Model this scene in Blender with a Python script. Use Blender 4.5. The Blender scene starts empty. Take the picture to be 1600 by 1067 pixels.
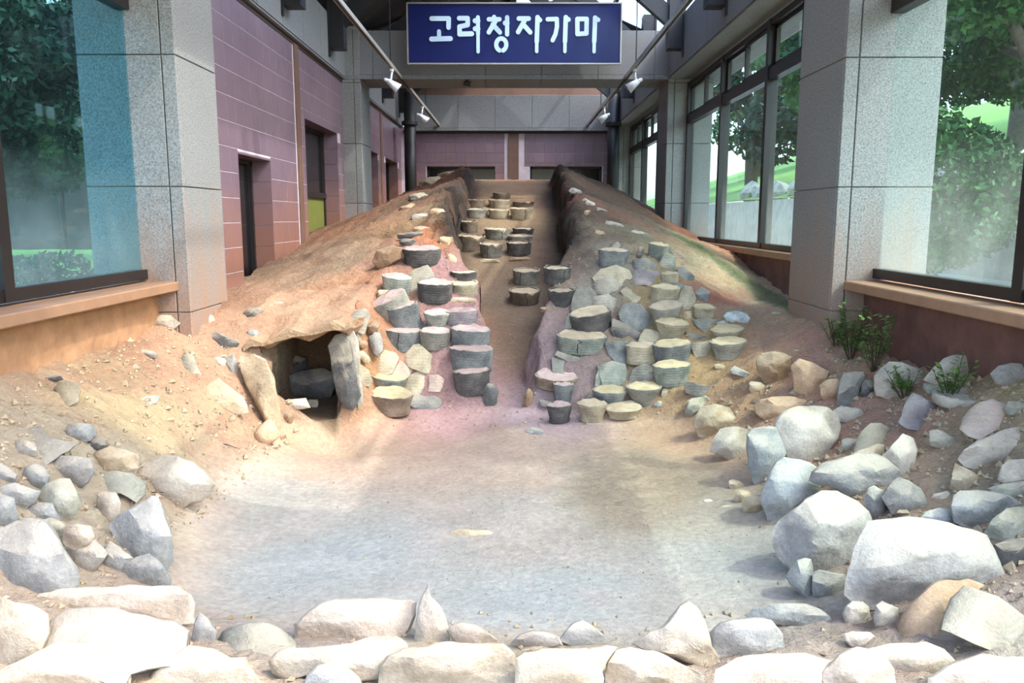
import bpy, bmesh, math, random
import numpy as np
from mathutils import Vector, Matrix, noise as mnoise

random.seed(7)
C = bpy.context.scene.collection
sc = bpy.context.scene
PI = math.pi

# ---------------------------------------------------------------- camera, sky, sun, exposure
F = 1244.0; TH = math.atan(194.0 / F); CXP = 802.0; CYP = 533.5; EYE = Vector((0.0, 0.0, 1.6))
cam_d = bpy.data.cameras.new('camera'); cam_d.sensor_width = 36.0; cam_d.lens = 36.0 * F / 1600.0
cam_d.shift_x = -2.0 / 1600.0; cam_d.clip_end = 300; cam_d.clip_start = 0.05
cam = bpy.data.objects.new('camera', cam_d); C.objects.link(cam)
cam.location = EYE; cam.rotation_euler = (PI / 2 - TH, 0, 0)
sc.camera = cam

SUN_DIR = Vector((-1.0, 0.45, -1.35)).normalized()
w = bpy.data.worlds.new('sky'); sc.world = w; w.use_nodes = True
nt = w.node_tree
sky = nt.nodes.new('ShaderNodeTexSky'); sky.sky_type = 'NISHITA'; sky.sun_disc = False
sky.sun_elevation = math.radians(51); sky.sun_rotation = math.radians(114)
sky.air_density = 1.0; sky.dust_density = 3.0; sky.ozone_density = 1.0
nt.links.new(sky.outputs[0], nt.nodes['Background'].inputs[0])
nt.nodes['Background'].inputs[1].default_value = 1.05
sd = bpy.data.lights.new('sun', 'SUN'); sd.energy = 2.4; sd.angle = 0.012; sd.color = (1.0, 0.965, 0.91)
so = bpy.data.objects.new('sun', sd); C.objects.link(so)
so.rotation_euler = SUN_DIR.to_track_quat('-Z', 'Y').to_euler(); so.location = (10, -5, 15)

vs = sc.view_settings
vs.view_transform = 'Standard'; vs.look = 'None'; vs.gamma = 1.0; vs.use_curve_mapping = False
vs.exposure = 0.3
sc.cycles.max_bounces = 8; sc.cycles.diffuse_bounces = 5; sc.cycles.transparent_max_bounces = 16
sc.cycles.glossy_bounces = 3; sc.cycles.caustics_reflective = False; sc.cycles.caustics_refractive = False

# ---------------------------------------------------------------- pixel <-> place
CT, ST = math.cos(TH), math.sin(TH)
def ray(px, py):
    v = (CYP - py) / F
    y = CT + ST * v
    return ((px - CXP) / F / y, (-ST + CT * v) / y)        # x and z per metre of depth
def at(px, py, Y):
    rx, rz = ray(px, py)
    return Vector((rx * Y, Y, EYE.z + rz * Y))

# ---------------------------------------------------------------- materials
def srgb(r, g, b):
    f = lambda c: ((c / 255 + 0.055) / 1.055) ** 2.4 if c / 255 > 0.04045 else c / 255 / 12.92
    return (f(r), f(g), f(b), 1.0)
class NT:
    def __init__(s, name):
        s.m = bpy.data.materials.new(name); s.m.use_nodes = True; s.t = s.m.node_tree
        s.b = s.t.nodes['Principled BSDF']; s.out = s.t.nodes['Material Output']
    def n(s, ty, **k):
        nd = s.t.nodes.new('ShaderNode' + ty)
        for a, v in k.items(): setattr(nd, a, v)
        return nd
    def l(s, a, b): s.t.links.new(a, b)
    def noise(s, scale, detail=4, rough=0.6, co=None, dist=0.0):
        nd = s.n('TexNoise'); nd.inputs['Scale'].default_value = scale; nd.inputs['Detail'].default_value = detail
        nd.inputs['Roughness'].default_value = rough; nd.inputs['Distortion'].default_value = dist
        if co is not None: s.l(co, nd.inputs['Vector'])
        return nd.outputs['Fac']
    def ramp(s, fac, *stops):
        r = s.n('ValToRGB'); e = r.color_ramp.elements
        while len(e) < len(stops): e.new(0.5)
        for i, (p, c) in enumerate(stops):
            e[i].position = p; e[i].color = c if len(c) == 4 else (*c, 1)
        s.l(fac, r.inputs[0]); return r.outputs[0]
    def mix(s, fac, a, b, mode='MIX'):
        m = s.n('MixRGB', blend_type=mode)
        for i, v in enumerate((fac, a, b)):
            if isinstance(v, (int, float)): m.inputs[i].default_value = v
            elif isinstance(v, tuple): m.inputs[i].default_value = v
            else: s.l(v, m.inputs[i])
        return m.outputs[0]
    def math(s, op, a, b=0.0, clamp=False):
        m = s.n('Math', operation=op); m.use_clamp = clamp
        for i, v in enumerate((a, b)):
            if isinstance(v, (int, float)): m.inputs[i].default_value = v
            else: s.l(v, m.inputs[i])
        return m.outputs[0]
    def bump(s, h, strength=0.4, dist=0.02):
        b = s.n('Bump'); b.inputs['Strength'].default_value = strength; b.inputs['Distance'].default_value = dist
        s.l(h, b.inputs['Height']); s.l(b.outputs[0], s.b.inputs['Normal'])
    def col(s, c):
        if isinstance(c, tuple): s.b.inputs['Base Color'].default_value = c
        else: s.l(c, s.b.inputs['Base Color'])
    def rough(s, r): s.b.inputs['Roughness'].default_value = r
W01 = (0, 0, 0, 1), (1, 1, 1, 1)

def earth_mat():
    t = NT('kiln_earth'); geo = t.n('NewGeometry'); P = geo.outputs['Position']
    a = t.n('VertexColor'); a.layer_name = 'Col'
    n1 = t.noise(3.2, 8, 0.65, P); n2 = t.noise(28, 6, 0.7, P); n3 = t.noise(0.9, 3, 0.5, P)
    c = t.mix(0.32, a.outputs[0], t.ramp(n1, (0.3, srgb(112, 98, 86)), (0.5, srgb(150, 142, 130)), (0.7, srgb(190, 186, 178))), 'OVERLAY')
    c = t.mix(0.5, c, t.ramp(n2, (0.32, srgb(92, 80, 70)), (0.5, srgb(128, 128, 128)), (0.7, srgb(170, 168, 160))), 'OVERLAY')
    red = t.ramp(n3, (0.58, W01[0]), (0.7, W01[1]))
    c = t.mix(t.math('MULTIPLY', red, 0.16), c, srgb(205, 130, 95))
    t.col(c); t.rough(0.95)
    vor = t.n('TexVoronoi', feature='DISTANCE_TO_EDGE'); vor.inputs['Scale'].default_value = 4.0
    wp = t.n('TexNoise'); wp.inputs['Scale'].default_value = 6; t.l(P, wp.inputs['Vector'])
    t.l(t.mix(0.22, P, wp.outputs['Color'], 'ADD'), vor.inputs['Vector'])
    crack = t.ramp(vor.outputs['Distance'], (0.0, W01[0]), (0.02, W01[1]))
    h = t.math('ADD', t.math('MULTIPLY', n1, 0.9), t.math('MULTIPLY', n2, 0.55))
    h = t.math('ADD', h, t.math('MULTIPLY', crack, 0.05))
    t.bump(t.math('MULTIPLY', h, a.outputs['Alpha']), 1.0, 0.09)
    return t.m

def pit_mat():
    return EARTH

def stone_mat(name, base, dark, light, dust=0.45, sc_=1.0, dustc=(216, 196, 164), ridges=False):
    t = NT(name); tc = t.n('TexCoord'); O = tc.outputs['Object']
    oi = t.n('ObjectInfo'); ad = t.n('VectorMath', operation='ADD'); t.l(O, ad.inputs[0])
    mul = t.n('VectorMath', operation='SCALE'); mul.inputs['Scale'].default_value = 37.0
    cmb = t.n('CombineXYZ')
    for i in range(3): t.l(oi.outputs['Random'], cmb.inputs[i])
    t.l(cmb.outputs[0], mul.inputs[0]); t.l(mul.outputs[0], ad.inputs[1]); V = ad.outputs[0]
    n1 = t.noise(5 * sc_, 7, 0.65, V); n2 = t.noise(60 * sc_, 5, 0.7, V); n3 = t.noise(2 * sc_, 3, 0.5, V)
    c = t.ramp(n1, (0.28, dark), (0.5, base), (0.72, light))
    c = t.mix(0.3, c, t.ramp(n2, (0.3, srgb(70, 62, 56)), (0.5, srgb(128, 128, 128)), (0.72, srgb(205, 200, 190))), 'OVERLAY')
    v = t.math('MULTIPLY', oi.outputs['Random'], 0.35); v = t.math('ADD', v, 0.82)
    cc = t.n('CombineColor')
    for i in range(3): t.l(v, cc.inputs[i])
    c = t.mix(1.0, c, cc.outputs[0], 'MULTIPLY')
    geo = t.n('NewGeometry'); sp = t.n('SeparateXYZ'); t.l(geo.outputs['True Normal'], sp.inputs[0])
    up = t.math('ADD', sp.outputs[2], t.math('MULTIPLY', t.math('SUBTRACT', n3, 0.5), 1.4))
    d = t.ramp(up, (0.35, W01[0]), (0.85, W01[1]))
    c = t.mix(t.math('MULTIPLY', d, dust), c, srgb(*dustc))
    t.col(c); t.rough(0.9)
    h = t.math('ADD', n1, t.math('MULTIPLY', n2, 0.4))
    if ridges:
        wv = t.n('TexWave', wave_type='BANDS', bands_direction='Z'); wv.inputs['Scale'].default_value = 14
        wv.inputs['Distortion'].default_value = 4.0; wv.inputs['Detail'].default_value = 3; wv.inputs['Detail Scale'].default_value = 1.5
        t.l(O, wv.inputs['Vector'])
        h = t.math('ADD', h, t.math('MULTIPLY', wv.outputs['Fac'], 0.08))
    t.bump(h, 0.7, 0.03)
    return t.m

def granite_mat(name, base=(150, 150, 148), stain=True):
    t = NT(name); P = t.n('NewGeometry').outputs['Position']
    n = t.noise(85, 4, 0.8, P); n2 = t.noise(1.3, 4, 0.6, P)
    b = base; k = lambda f: srgb(*[min(255, x * f) for x in b])
    c = t.ramp(n, (0.34, k(0.6)), (0.46, k(0.92)), (0.56, k(1.06)), (0.68, k(1.2)))
    c = t.mix(t.math('MULTIPLY', t.ramp(n2, (0.4, W01[0]), (0.75, W01[1])), 0.25), c, srgb(120, 112, 100))
    if stain:
        sp = t.n('SeparateXYZ'); t.l(P, sp.inputs[0])
        st = t.n('VectorMath', operation='MULTIPLY'); st.inputs[1].default_value = (5, 5, 0.7); t.l(P, st.inputs[0])
        n3 = t.noise(1.0, 4, 0.6, st.outputs[0])
        f = t.math('ADD', t.math('MULTIPLY', t.math('SUBTRACT', 1.75, sp.outputs[2]), 1.0), t.math('MULTIPLY', t.math('SUBTRACT', n3, 0.5), 1.6), True)
        c = t.mix(t.math('MULTIPLY', f, 0.7), c, srgb(158, 114, 82))
    t.col(c); t.rough(0.75); t.bump(n, 0.15, 0.004)
    return t.m

def plain(name, c, rough=0.6, metal=0.0, var=0.12, bump=0.0, scale=8):
    t = NT(name); P = t.n('NewGeometry').outputs['Position']
    n = t.noise(scale, 4, 0.6, P)
    k = lambda f: (min(1, c[0] * f), min(1, c[1] * f), min(1, c[2] * f), 1)
    t.col(t.ramp(n, (0.3, k(1 - var)), (0.7, k(1 + var)))); t.rough(rough)
    t.b.inputs['Metallic'].default_value = metal
    if bump: t.bump(n, bump, 0.02)
    return t.m

def tile_mat():
    t = NT('pink_tile'); g = t.n('NewGeometry'); P = g.outputs['Position']; oi = t.n('ObjectInfo')
    n = t.noise(2.0, 4, 0.6, P)
    c = t.ramp(n, (0.3, srgb(112, 92, 100)), (0.7, srgb(130, 108, 116)))
    c = t.mix(t.math('MULTIPLY', oi.outputs['Random'], 0.3), c, srgb(122, 98, 114))
    sp = t.n('SeparateXYZ'); t.l(P, sp.inputs[0])
    # rusty splash marks near the earth, following the slope of the mound
    gz = t.math('ADD', 0.35, t.math('MULTIPLY', sp.outputs[1], 0.075))
    f = t.math('SUBTRACT', 1.35, t.math('MULTIPLY', t.math('SUBTRACT', sp.outputs[2], gz), 1.25))
    f = t.math('ADD', f, t.math('MULTIPLY', t.math('SUBTRACT', n, 0.5), 1.0), True)
    c = t.mix(t.math('MULTIPLY', f, 0.75), c, srgb(142, 94, 70))
    t.col(c); t.rough(0.32)
    return t.m

def glass_mat(name, tint=(0.8, 0.92, 0.92), dirt=0.3, zlow=1.1, zhigh=2.1, refl=0.02):
    t = NT(name); g = t.n('NewGeometry'); P = g.outputs['Position']
    tr = t.n('BsdfTransparent'); tr.inputs[0].default_value = (*tint, 1)
    gl = t.n('BsdfGlossy'); gl.inputs['Roughness'].default_value = 0.02
    lw = t.n('LayerWeight'); lw.inputs[0].default_value = 0.5
    fres = t.math('ADD', refl, t.math('MULTIPLY', t.math('POWER', lw.outputs['Facing'], 5.0), 0.4))
    m1 = t.n('MixShader'); t.l(fres, m1.inputs[0]); t.l(tr.outputs[0], m1.inputs[1]); t.l(gl.outputs[0], m1.inputs[2])
    df = t.n('BsdfDiffuse'); df.inputs[0].default_value = srgb(205, 210, 200)
    tl = t.n('BsdfTranslucent'); tl.inputs[0].default_value = srgb(205, 210, 200)
    m0 = t.n('MixShader'); m0.inputs[0].default_value = 0.5; t.l(df.outputs[0], m0.inputs[1]); t.l(tl.outputs[0], m0.inputs[2])
    sp = t.n('SeparateXYZ'); t.l(P, sp.inputs[0])
    n = t.noise(3.0, 6, 0.7, P); n2 = t.noise(120, 2, 0.5, P)
    z = t.math('DIVIDE', t.math('SUBTRACT', zhigh, sp.outputs[2]), zhigh - zlow, True)
    f = t.math('MULTIPLY', z, t.math('MULTIPLY', t.ramp(n, (0.3, (0.35, 0.35, 0.35, 1)), (0.7, W01[1])), t.ramp(n2, (0.35, (0.55, 0.55, 0.55, 1)), (0.6, W01[1]))))
    f = t.math('ADD', t.math('MULTIPLY', f, dirt), 0.008, True)
    m2 = t.n('MixShader'); t.l(f, m2.inputs[0]); t.l(m1.outputs[0], m2.inputs[1]); t.l(m0.outputs[0], m2.inputs[2])
    t.l(m2.outputs[0], t.out.inputs[0]); t.t.nodes.remove(t.b)
    return t.m

EARTH = earth_mat()
M = {
 'pale': stone_mat('pale_stone', srgb(196, 184, 164), srgb(158, 142, 122), srgb(214, 206, 190), 0.3),
 'cream': stone_mat('cream_stone', srgb(186, 174, 152), srgb(150, 134, 112), srgb(204, 194, 174), 0.3),
 'grey': stone_mat('grey_stone', srgb(158, 152, 142), srgb(122, 114, 106), srgb(188, 182, 170), 0.4),
 'blue': stone_mat('blue_grey_stone', srgb(146, 146, 140), srgb(112, 112, 108), srgb(180, 178, 168), 0.35),
 'lblue': stone_mat('light_blue_grey_stone', srgb(162, 162, 156), srgb(130, 130, 126), srgb(190, 188, 178), 0.35),
 'dark': stone_mat('dark_stone', srgb(94, 90, 86), srgb(62, 58, 56), srgb(134, 128, 120), 0.4),
 'tan': stone_mat('tan_stone', srgb(192, 170, 136), srgb(158, 134, 104), srgb(212, 196, 166), 0.35),
 'orange': stone_mat('burnt_orange_stone', srgb(196, 162, 126), srgb(158, 122, 92), srgb(212, 184, 150), 0.35, dustc=(212, 180, 144)),
 'brown': stone_mat('brown_burnt_stone', srgb(142, 110, 82), srgb(100, 74, 54), srgb(172, 142, 110), 0.35),
 'green': stone_mat('greenish_grey_stone', srgb(162, 158, 138), srgb(126, 124, 104), srgb(190, 186, 166), 0.35),
 'sblue': stone_mat('blue_grey_fireclay', srgb(124, 124, 120), srgb(80, 80, 80), srgb(162, 160, 150), 0.3, 1.4, ridges=True),
 'sdark': stone_mat('charred_fireclay', srgb(88, 82, 78), srgb(54, 50, 48), srgb(126, 118, 110), 0.3, 1.4, ridges=True),
 'sgrey': stone_mat('grey_fireclay', srgb(150, 143, 128), srgb(106, 100, 90), srgb(182, 174, 156), 0.35, 1.4, ridges=True),
 'stan': stone_mat('tan_fireclay', srgb(182, 166, 136), srgb(136, 124, 102), srgb(206, 192, 164), 0.35, 1.4, ridges=True),
 'sgreen': stone_mat('greenish_fireclay', srgb(144, 146, 132), srgb(106, 112, 106), srgb(184, 180, 158), 0.35, 1.4, ridges=True),
 'spurple': stone_mat('purplish_fireclay', srgb(136, 124, 124), srgb(94, 86, 90), srgb(168, 156, 152), 0.35, 1.4, ridges=True),
 'sbrown': stone_mat('brown_fireclay', srgb(134, 114, 94), srgb(92, 78, 66), srgb(164, 146, 122), 0.35, 1.4, ridges=True),
 'spink': stone_mat('pinkish_fireclay', srgb(198, 174, 154), srgb(162, 140, 124), srgb(214, 194, 176), 0.3, 1.4, ridges=True),
 'slag': stone_mat('glazed_slag', srgb(182, 186, 182), srgb(90, 92, 92), srgb(226, 228, 222), 0.1, 1.6),
 'fpink': stone_mat('pink_clay', srgb(192, 164, 154), srgb(160, 130, 122), srgb(206, 184, 172), 0.2, dustc=(204, 178, 164)),
 'fsand': stone_mat('sandy_clay', srgb(190, 166, 134), srgb(152, 128, 100), srgb(212, 192, 160), 0.3),
 'fyellow': stone_mat('yellow_clay', srgb(198, 176, 134), srgb(164, 140, 100), srgb(212, 194, 156), 0.3, dustc=(206, 188, 148)),
 'granite': granite_mat('granite', (134, 133, 130)),
 'granite_beam': granite_mat('granite_beam', (122, 123, 124), False),
 'tile': tile_mat(),
 'grout': plain('grout', srgb(200, 186, 192), 0.9),
 'bronze': plain('bronze_metal', srgb(74, 56, 46), 0.45, 0.3),
 'channel': plain('brown_channel', srgb(108, 80, 66), 0.6),
 'frame': plain('dark_window_frame', srgb(38, 32, 30), 0.4, 0.2),
 'steel': plain('black_painted_steel', srgb(26, 24, 26), 0.5, 0.0),
 'sill': plain('bronze_sill', srgb(150, 112, 84), 0.6),
 'plaster': plain('orange_rough_plaster', srgb(166, 122, 86), 0.95, 0, 0.2, 0.8, 9),
 'plaster_red': plain('red_brown_plaster', srgb(104, 68, 58), 0.95, 0, 0.3, 0.6, 5),
 'sign_blue': plain('navy_sign_face', srgb(12, 24, 84), 0.35, 0, 0.05),
 'sign_white': plain('white_sign_letter', srgb(196, 220, 240), 0.5, 0, 0.03),
 'alu': plain('aluminium', srgb(190, 184, 172), 0.35, 0.6),
 'white': plain('white_enamel', srgb(226, 228, 232), 0.4),
 'panel_green': plain('olive_green_panel', srgb(112, 116, 52), 0.5),
 'dark_room': plain('dark_glazing', srgb(14, 15, 18), 0.15),
 'glass': glass_mat('window_glass'),
 'glass_blue': glass_mat('tinted_window_glass', (0.5, 0.74, 0.8), 0.3, 1.1, 2.0),
 'glass_roof': glass_mat('roof_glass', (0.9, 0.95, 0.98), 0.0, 1.0, 2.0),
 'frosted': plain('pale_blind', srgb(222, 226, 222), 0.8),
 'grass': plain('lawn', srgb(104, 140, 58), 0.95, 0, 0.35, 0.5, 6),
 'leaf': plain('leaves', srgb(58, 98, 46), 0.7, 0, 0.5, 0, 1.5),
 'leaf_dark': plain('dark_leaves', srgb(30, 56, 34), 0.7, 0, 0.5, 0, 1.5),
 'weed': plain('weed_leaves', srgb(96, 132, 48), 0.7, 0, 0.4, 0, 20),
 'bark': plain('bark', srgb(96, 84, 74), 0.9, 0, 0.3, 0.6, 12),
 'paving': plain('pale_paving', srgb(196, 190, 180), 0.9, 0, 0.1),
 'render_white': plain('white_render', srgb(226, 228, 226), 0.8, 0, 0.05),
 'conc': plain('weathered_concrete', srgb(150, 144, 132), 0.95, 0, 0.25, 0.4, 3),
 'twig': plain('dry_twig', srgb(70, 52, 40), 0.9),
 'celadon': plain('celadon_glaze', srgb(170, 184, 172), 0.25, 0, 0.06),
}

# ---------------------------------------------------------------- builders
def link(o, parent=None):
    C.objects.link(o)
    if parent is not None: o.parent = parent
    return o
def mesh_obj(name, verts, faces, mat, parent=None, smooth=False):
    me = bpy.data.meshes.new(name); me.from_pydata([tuple(v) for v in verts], [], faces); me.update()
    me.materials.append(mat)
    if smooth: me.polygons.foreach_set('use_smooth', [True] * len(me.polygons))
    return link(bpy.data.objects.new(name, me), parent)
def tag(o, label=None, cat=None, group=None, kind=None):
    if label: o['label'] = label
    if cat: o['category'] = cat
    if group: o['group'] = group
    if kind: o['kind'] = kind
    return o
def empty(name, loc=(0, 0, 0), rot=(0, 0, 0)):
    o = bpy.data.objects.new(name, None); C.objects.link(o); o.location = loc; o.rotation_euler = rot
    o.empty_display_size = 0.05
    return o
class MB:
    def __init__(s): s.v = []; s.f = []
    def box(s, x0, x1, y0, y1, z0, z1):
        n = len(s.v)
        s.v += [(x0, y0, z0), (x1, y0, z0), (x1, y1, z0), (x0, y1, z0), (x0, y0, z1), (x1, y0, z1), (x1, y1, z1), (x0, y1, z1)]
        s.f += [tuple(n + i for i in q) for q in ((0, 3, 2, 1), (4, 5, 6, 7), (0, 1, 5, 4), (1, 2, 6, 5), (2, 3, 7, 6), (3, 0, 4, 7))]
        return s
    def bar(s, a, b, wd, hg):          # square bar between two points
        a = Vector(a); b = Vector(b); d = (b - a).normalized()
        up = Vector((0, 0, 1)) if abs(d.z) < 0.9 else Vector((0, 1, 0))
        r = d.cross(up).normalized() * wd / 2; u = r.cross(d).normalized() * hg / 2
        n = len(s.v)
        for p in (a, b):
            s.v += [tuple(p - r - u), tuple(p + r - u), tuple(p + r + u), tuple(p - r + u)]
        s.f += [tuple(n + i for i in q) for q in ((3, 2, 1, 0), (4, 5, 6, 7), (0, 1, 5, 4), (1, 2, 6, 5), (2, 3, 7, 6), (3, 0, 4, 7))]
        return s
    def tube(s, a, b, r0, r1=None, seg=10):
        a = Vector(a); b = Vector(b); r1 = r0 if r1 is None else r1; d = (b - a).normalized()
        up = Vector((0, 0, 1)) if abs(d.z) < 0.9 else Vector((0, 1, 0))
        x = d.cross(up).normalized(); y = d.cross(x)
        n = len(s.v)
        for p, r in ((a, r0), (b, r1)):
            for i in range(seg):
                t = 2 * PI * i / seg; s.v.append(tuple(p + x * math.cos(t) * r + y * math.sin(t) * r))
        for i in range(seg):
            j = (i + 1) % seg; s.f.append((n + i, n + seg + i, n + seg + j, n + j))
        s.f.append(tuple(n + i for i in range(seg))); s.f.append(tuple(n + seg + i for i in reversed(range(seg))))
        return s
    def build(s, name, mat, parent=None, smooth=False):
        return mesh_obj(name, s.v, s.f, mat, parent, smooth)
def bevelled(o, wd=0.006, seg=1):
    m = o.modifiers.new('bevel', 'BEVEL'); m.width = wd; m.segments = seg; m.limit_method = 'ANGLE'
    return o

# ---------------------------------------------------------------- ground of the kiln
def vnoise(x, y, seed=0):
    xi = np.floor(x).astype(np.int64); yi = np.floor(y).astype(np.int64); fx = x - xi; fy = y - yi
    fx = fx * fx * (3 - 2 * fx); fy = fy * fy * (3 - 2 * fy)
    def h(a, b):
        n = (a * 374761393 + b * 668265263 + seed * 1442695041) & 0xffffffff
        n = ((n ^ (n >> 13)) * 1274126177) & 0xffffffff
        return ((n ^ (n >> 16)) & 0xffff) / 65535.0
    a = h(xi, yi); b = h(xi + 1, yi); c = h(xi, yi + 1); d = h(xi + 1, yi + 1)
    return (a + (b - a) * fx + (c - a) * fy + (a - b - c + d) * fx * fy) * 2 - 1
def fbm(x, y, sc_, oct_=4, seed=0, ridged=False):
    s = 0; a = 1.0; t = 0
    for i in range(oct_):
        n = vnoise(x * sc_ * 2 ** i + 17.3 * i, y * sc_ * 2 ** i + 5.1 * i, seed + i)
        s = s + a * ((1 - 2 * abs(n)) if ridged else n); t += a; a *= 0.55
    return s / t
def sstep(e0, e1, x):
    t = np.clip((x - e0) / (e1 - e0), 0, 1); return t * t * (3 - 2 * t)

CP = [  # control points of the bank and mound surface
 # pit floor and front
 (0,1.2,.30),(-1.3,1.2,.32),(1.3,1.2,.32),(-2.6,1.2,.55),(2.6,1.2,.5),
 (0,2.1,.22),(-1.0,2.1,.24),(1.0,2.1,.24),(-2.0,2.1,.4),(2.0,2.1,.34),(0,2.75,.06),(-.8,2.75,.07),(.8,2.75,.06),
 (0,3.3,0),(-.9,3.3,0),(.9,3.3,0),(-1.3,3.2,.02),(1.15,3.2,.03),(0,4.1,.05),(-1.1,4.2,0),(1.0,4.2,0),(-1.5,3.8,.02),(1.3,3.9,.03),
 (-1.6,4.5,.02),(1.4,4.5,.03),(0,5,.02),(-1,5.2,0),(.9,5.2,0),(-1.6,5.4,.02),(1.45,5.2,.05),(0,5.9,.02),(-.8,6.1,.02),(.6,6.0,.02),(-1.35,6.0,.02),(-1.7,5.85,.06),
 (1.1,5.95,.04),(1.45,5.75,.12),
 # left bank
 (-1.55,3.0,.15),(-1.9,3.0,.32),(-2.3,3.0,.6),(-2.7,3.0,.8),(-1.8,3.8,.15),(-2.05,3.8,.38),(-2.35,3.8,.58),(-2.7,3.8,.82),
 (-1.85,4.6,.15),(-2.1,4.6,.4),(-2.35,4.7,.57),(-2.7,4.7,.78),(-1.85,5.3,.2),(-2.05,5.3,.42),(-2.35,5.5,.6),(-2.7,5.6,.8),(-1.95,5.8,.38),(-2.15,5.8,.5),
 (-2.1,6.1,.66),(-2.35,6.2,.76),(-2.7,6.3,.88),(-1.65,6.12,.7),(-1.3,6.12,.6),(-1.65,6.6,.8),(-1.25,6.6,.82),(-2.1,6.8,.88),(-2.7,7.0,.92),
 # left pile
 (-1.1,6.32,.05),(-.6,6.3,.05),(-.2,6.32,.04),(-1.05,6.55,.42),(-.6,6.55,.4),(-.25,6.5,.38),(-1.02,6.9,.78),(-.65,6.85,.74),(-.35,6.8,.72),
 (-1.0,7.25,1.05),(-.65,7.2,1.04),(-.45,7.2,1.0),(-.9,7.6,1.28),(-.6,7.6,1.26),
 # left mound
 (-1.6,7.2,.96),(-1.3,7.6,1.14),(-2.0,7.3,.97),(-2.7,7.8,.95),(-.75,8.2,1.46),(-1.2,8.2,1.38),(-1.7,8.5,1.36),(-2.2,8.7,1.18),(-2.7,9.5,1.12),
 (-.85,9,1.70),(-1.3,9.2,1.62),(-.9,10.8,1.94),(-1.7,10.5,1.66),(-2.7,12.8,1.4),(-.9,12.2,2.06),(-1.7,12.5,1.92),(-.95,13.5,2.2),(-.9,14.1,2.4),(-1.7,14.2,2.1),(-2.7,15,1.6),
 # right pile
 (.25,6.3,.06),(.5,6.2,.05),(.9,6.15,.07),(1.25,6.1,.18),(1.6,6.05,.3),(.32,6.5,.32),(.6,6.5,.38),(1.0,6.5,.46),(1.4,6.45,.5),(1.7,6.4,.52),
 (.45,6.85,.68),(.8,6.9,.76),(1.2,6.9,.8),(1.6,6.8,.72),(1.9,6.8,.72),(.58,7.25,.98),(.9,7.3,1.05),(1.3,7.3,1.06),(1.7,7.3,.92),(2.05,7.25,.78),
 (.68,7.7,1.2),(1.1,7.8,1.28),(1.5,7.8,1.12),
 # right mound
 (1.9,8.0,.97),(.8,8.2,1.36),(1.3,8.4,1.36),(1.7,8.6,1.28),(2.3,8.5,1.08),(2.7,8.6,.95),(.86,9,1.55),(1.4,9.4,1.52),(.86,10,1.82),(1.6,10.5,1.62),(2.3,10.4,1.3),(2.7,11.2,1.16),
 (.86,12.4,2.24),(1.7,12.5,1.88),(2.7,13.1,1.42),(.86,14,2.4),(1.7,14.2,2.1),(2.7,15,1.6),
 (2.2,6.9,.74),(2.5,7.0,.78),(2.7,6.6,.8),(2.0,6.5,.6),(2.4,6.2,.74),(2.7,5.8,.7),
 # right bank
 (1.7,5.6,.27),(2.1,5.9,.5),(2.1,5.4,.4),(2.45,5.4,.6),(2.7,5.0,.64),(1.65,5.0,.14),(1.95,4.9,.26),(2.3,4.8,.4),(2.7,4.4,.74),(1.55,4.3,.12),(1.85,4.2,.24),(2.15,4.2,.4),(2.66,4.0,.8),(2.4,4.1,.6),
 (1.5,3.6,.1),(1.8,3.5,.24),(2.2,3.4,.38),(2.7,3.3,.82),(2.4,3.4,.56),(1.4,2.9,.12),(1.8,2.8,.26),(2.4,2.7,.42),
 # far end
 (0,15.6,2.2),(0,17,1.9),(-2,17,1.75),(2,17,1.7),(-2.7,19.6,1.6),(2.7,19.6,1.5),(0,19.6,1.6),
]
CPA = np.array(CP, float)
def kern(d2): return np.sqrt(d2 + 0.12 ** 2)
def pd2(ax, ay, bx, by): return (ax[:, None] - bx[None]) ** 2 + (ay[:, None] - by[None]) ** 2
_A = kern(pd2(CPA[:, 0], CPA[:, 1], CPA[:, 0], CPA[:, 1])); _A[np.diag_indices(len(CPA))] -= 0.0
_w = np.linalg.lstsq(_A + np.eye(len(CPA)) * -0.02, CPA[:, 2], rcond=None)[0]
def surf(x, y):
    out = np.empty_like(x)
    for i in range(0, len(x), 20000):
        out[i:i + 20000] = kern(pd2(x[i:i + 20000], y[i:i + 20000], CPA[:, 0], CPA[:, 1])) @ _w
    return out
def chan_l(y): return np.interp(y, [6.2, 6.9, 7.3, 7.7, 8.3, 10, 12, 14.6], [-.20, -.28, -.42, -.55, -.72, -.80, -.82, -.80])
def chan_r(y): return np.interp(y, [6.2, 6.9, 7.3, 7.7, 8.3, 10, 12, 14.6], [.20, .28, .38, .50, .64, .74, .76, .78])
def chan_z(y): return np.interp(y, [5, 6.1, 6.3, 14.4, 15.2, 17], [0, .02, .05, 2.24, 2.3, 1.9])
HOLE = (-1.95, -1.33, 5.9, 7.2)
def masks(x, y):
    wob = 0.05 * fbm(x, y, 2.2, 4, 31)
    m = sstep(0, .13, x - chan_l(y) + wob) * sstep(0, .13, chan_r(y) - x + wob) * sstep(6.15, 6.4, y) * (1 - sstep(14.9, 15.4, y))
    h = sstep(0, .05, x - HOLE[0]) * sstep(0, .05, HOLE[1] - x) * sstep(0, .05, y - HOLE[2]) * sstep(0, .05, HOLE[3] - y)
    return m, h
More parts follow.
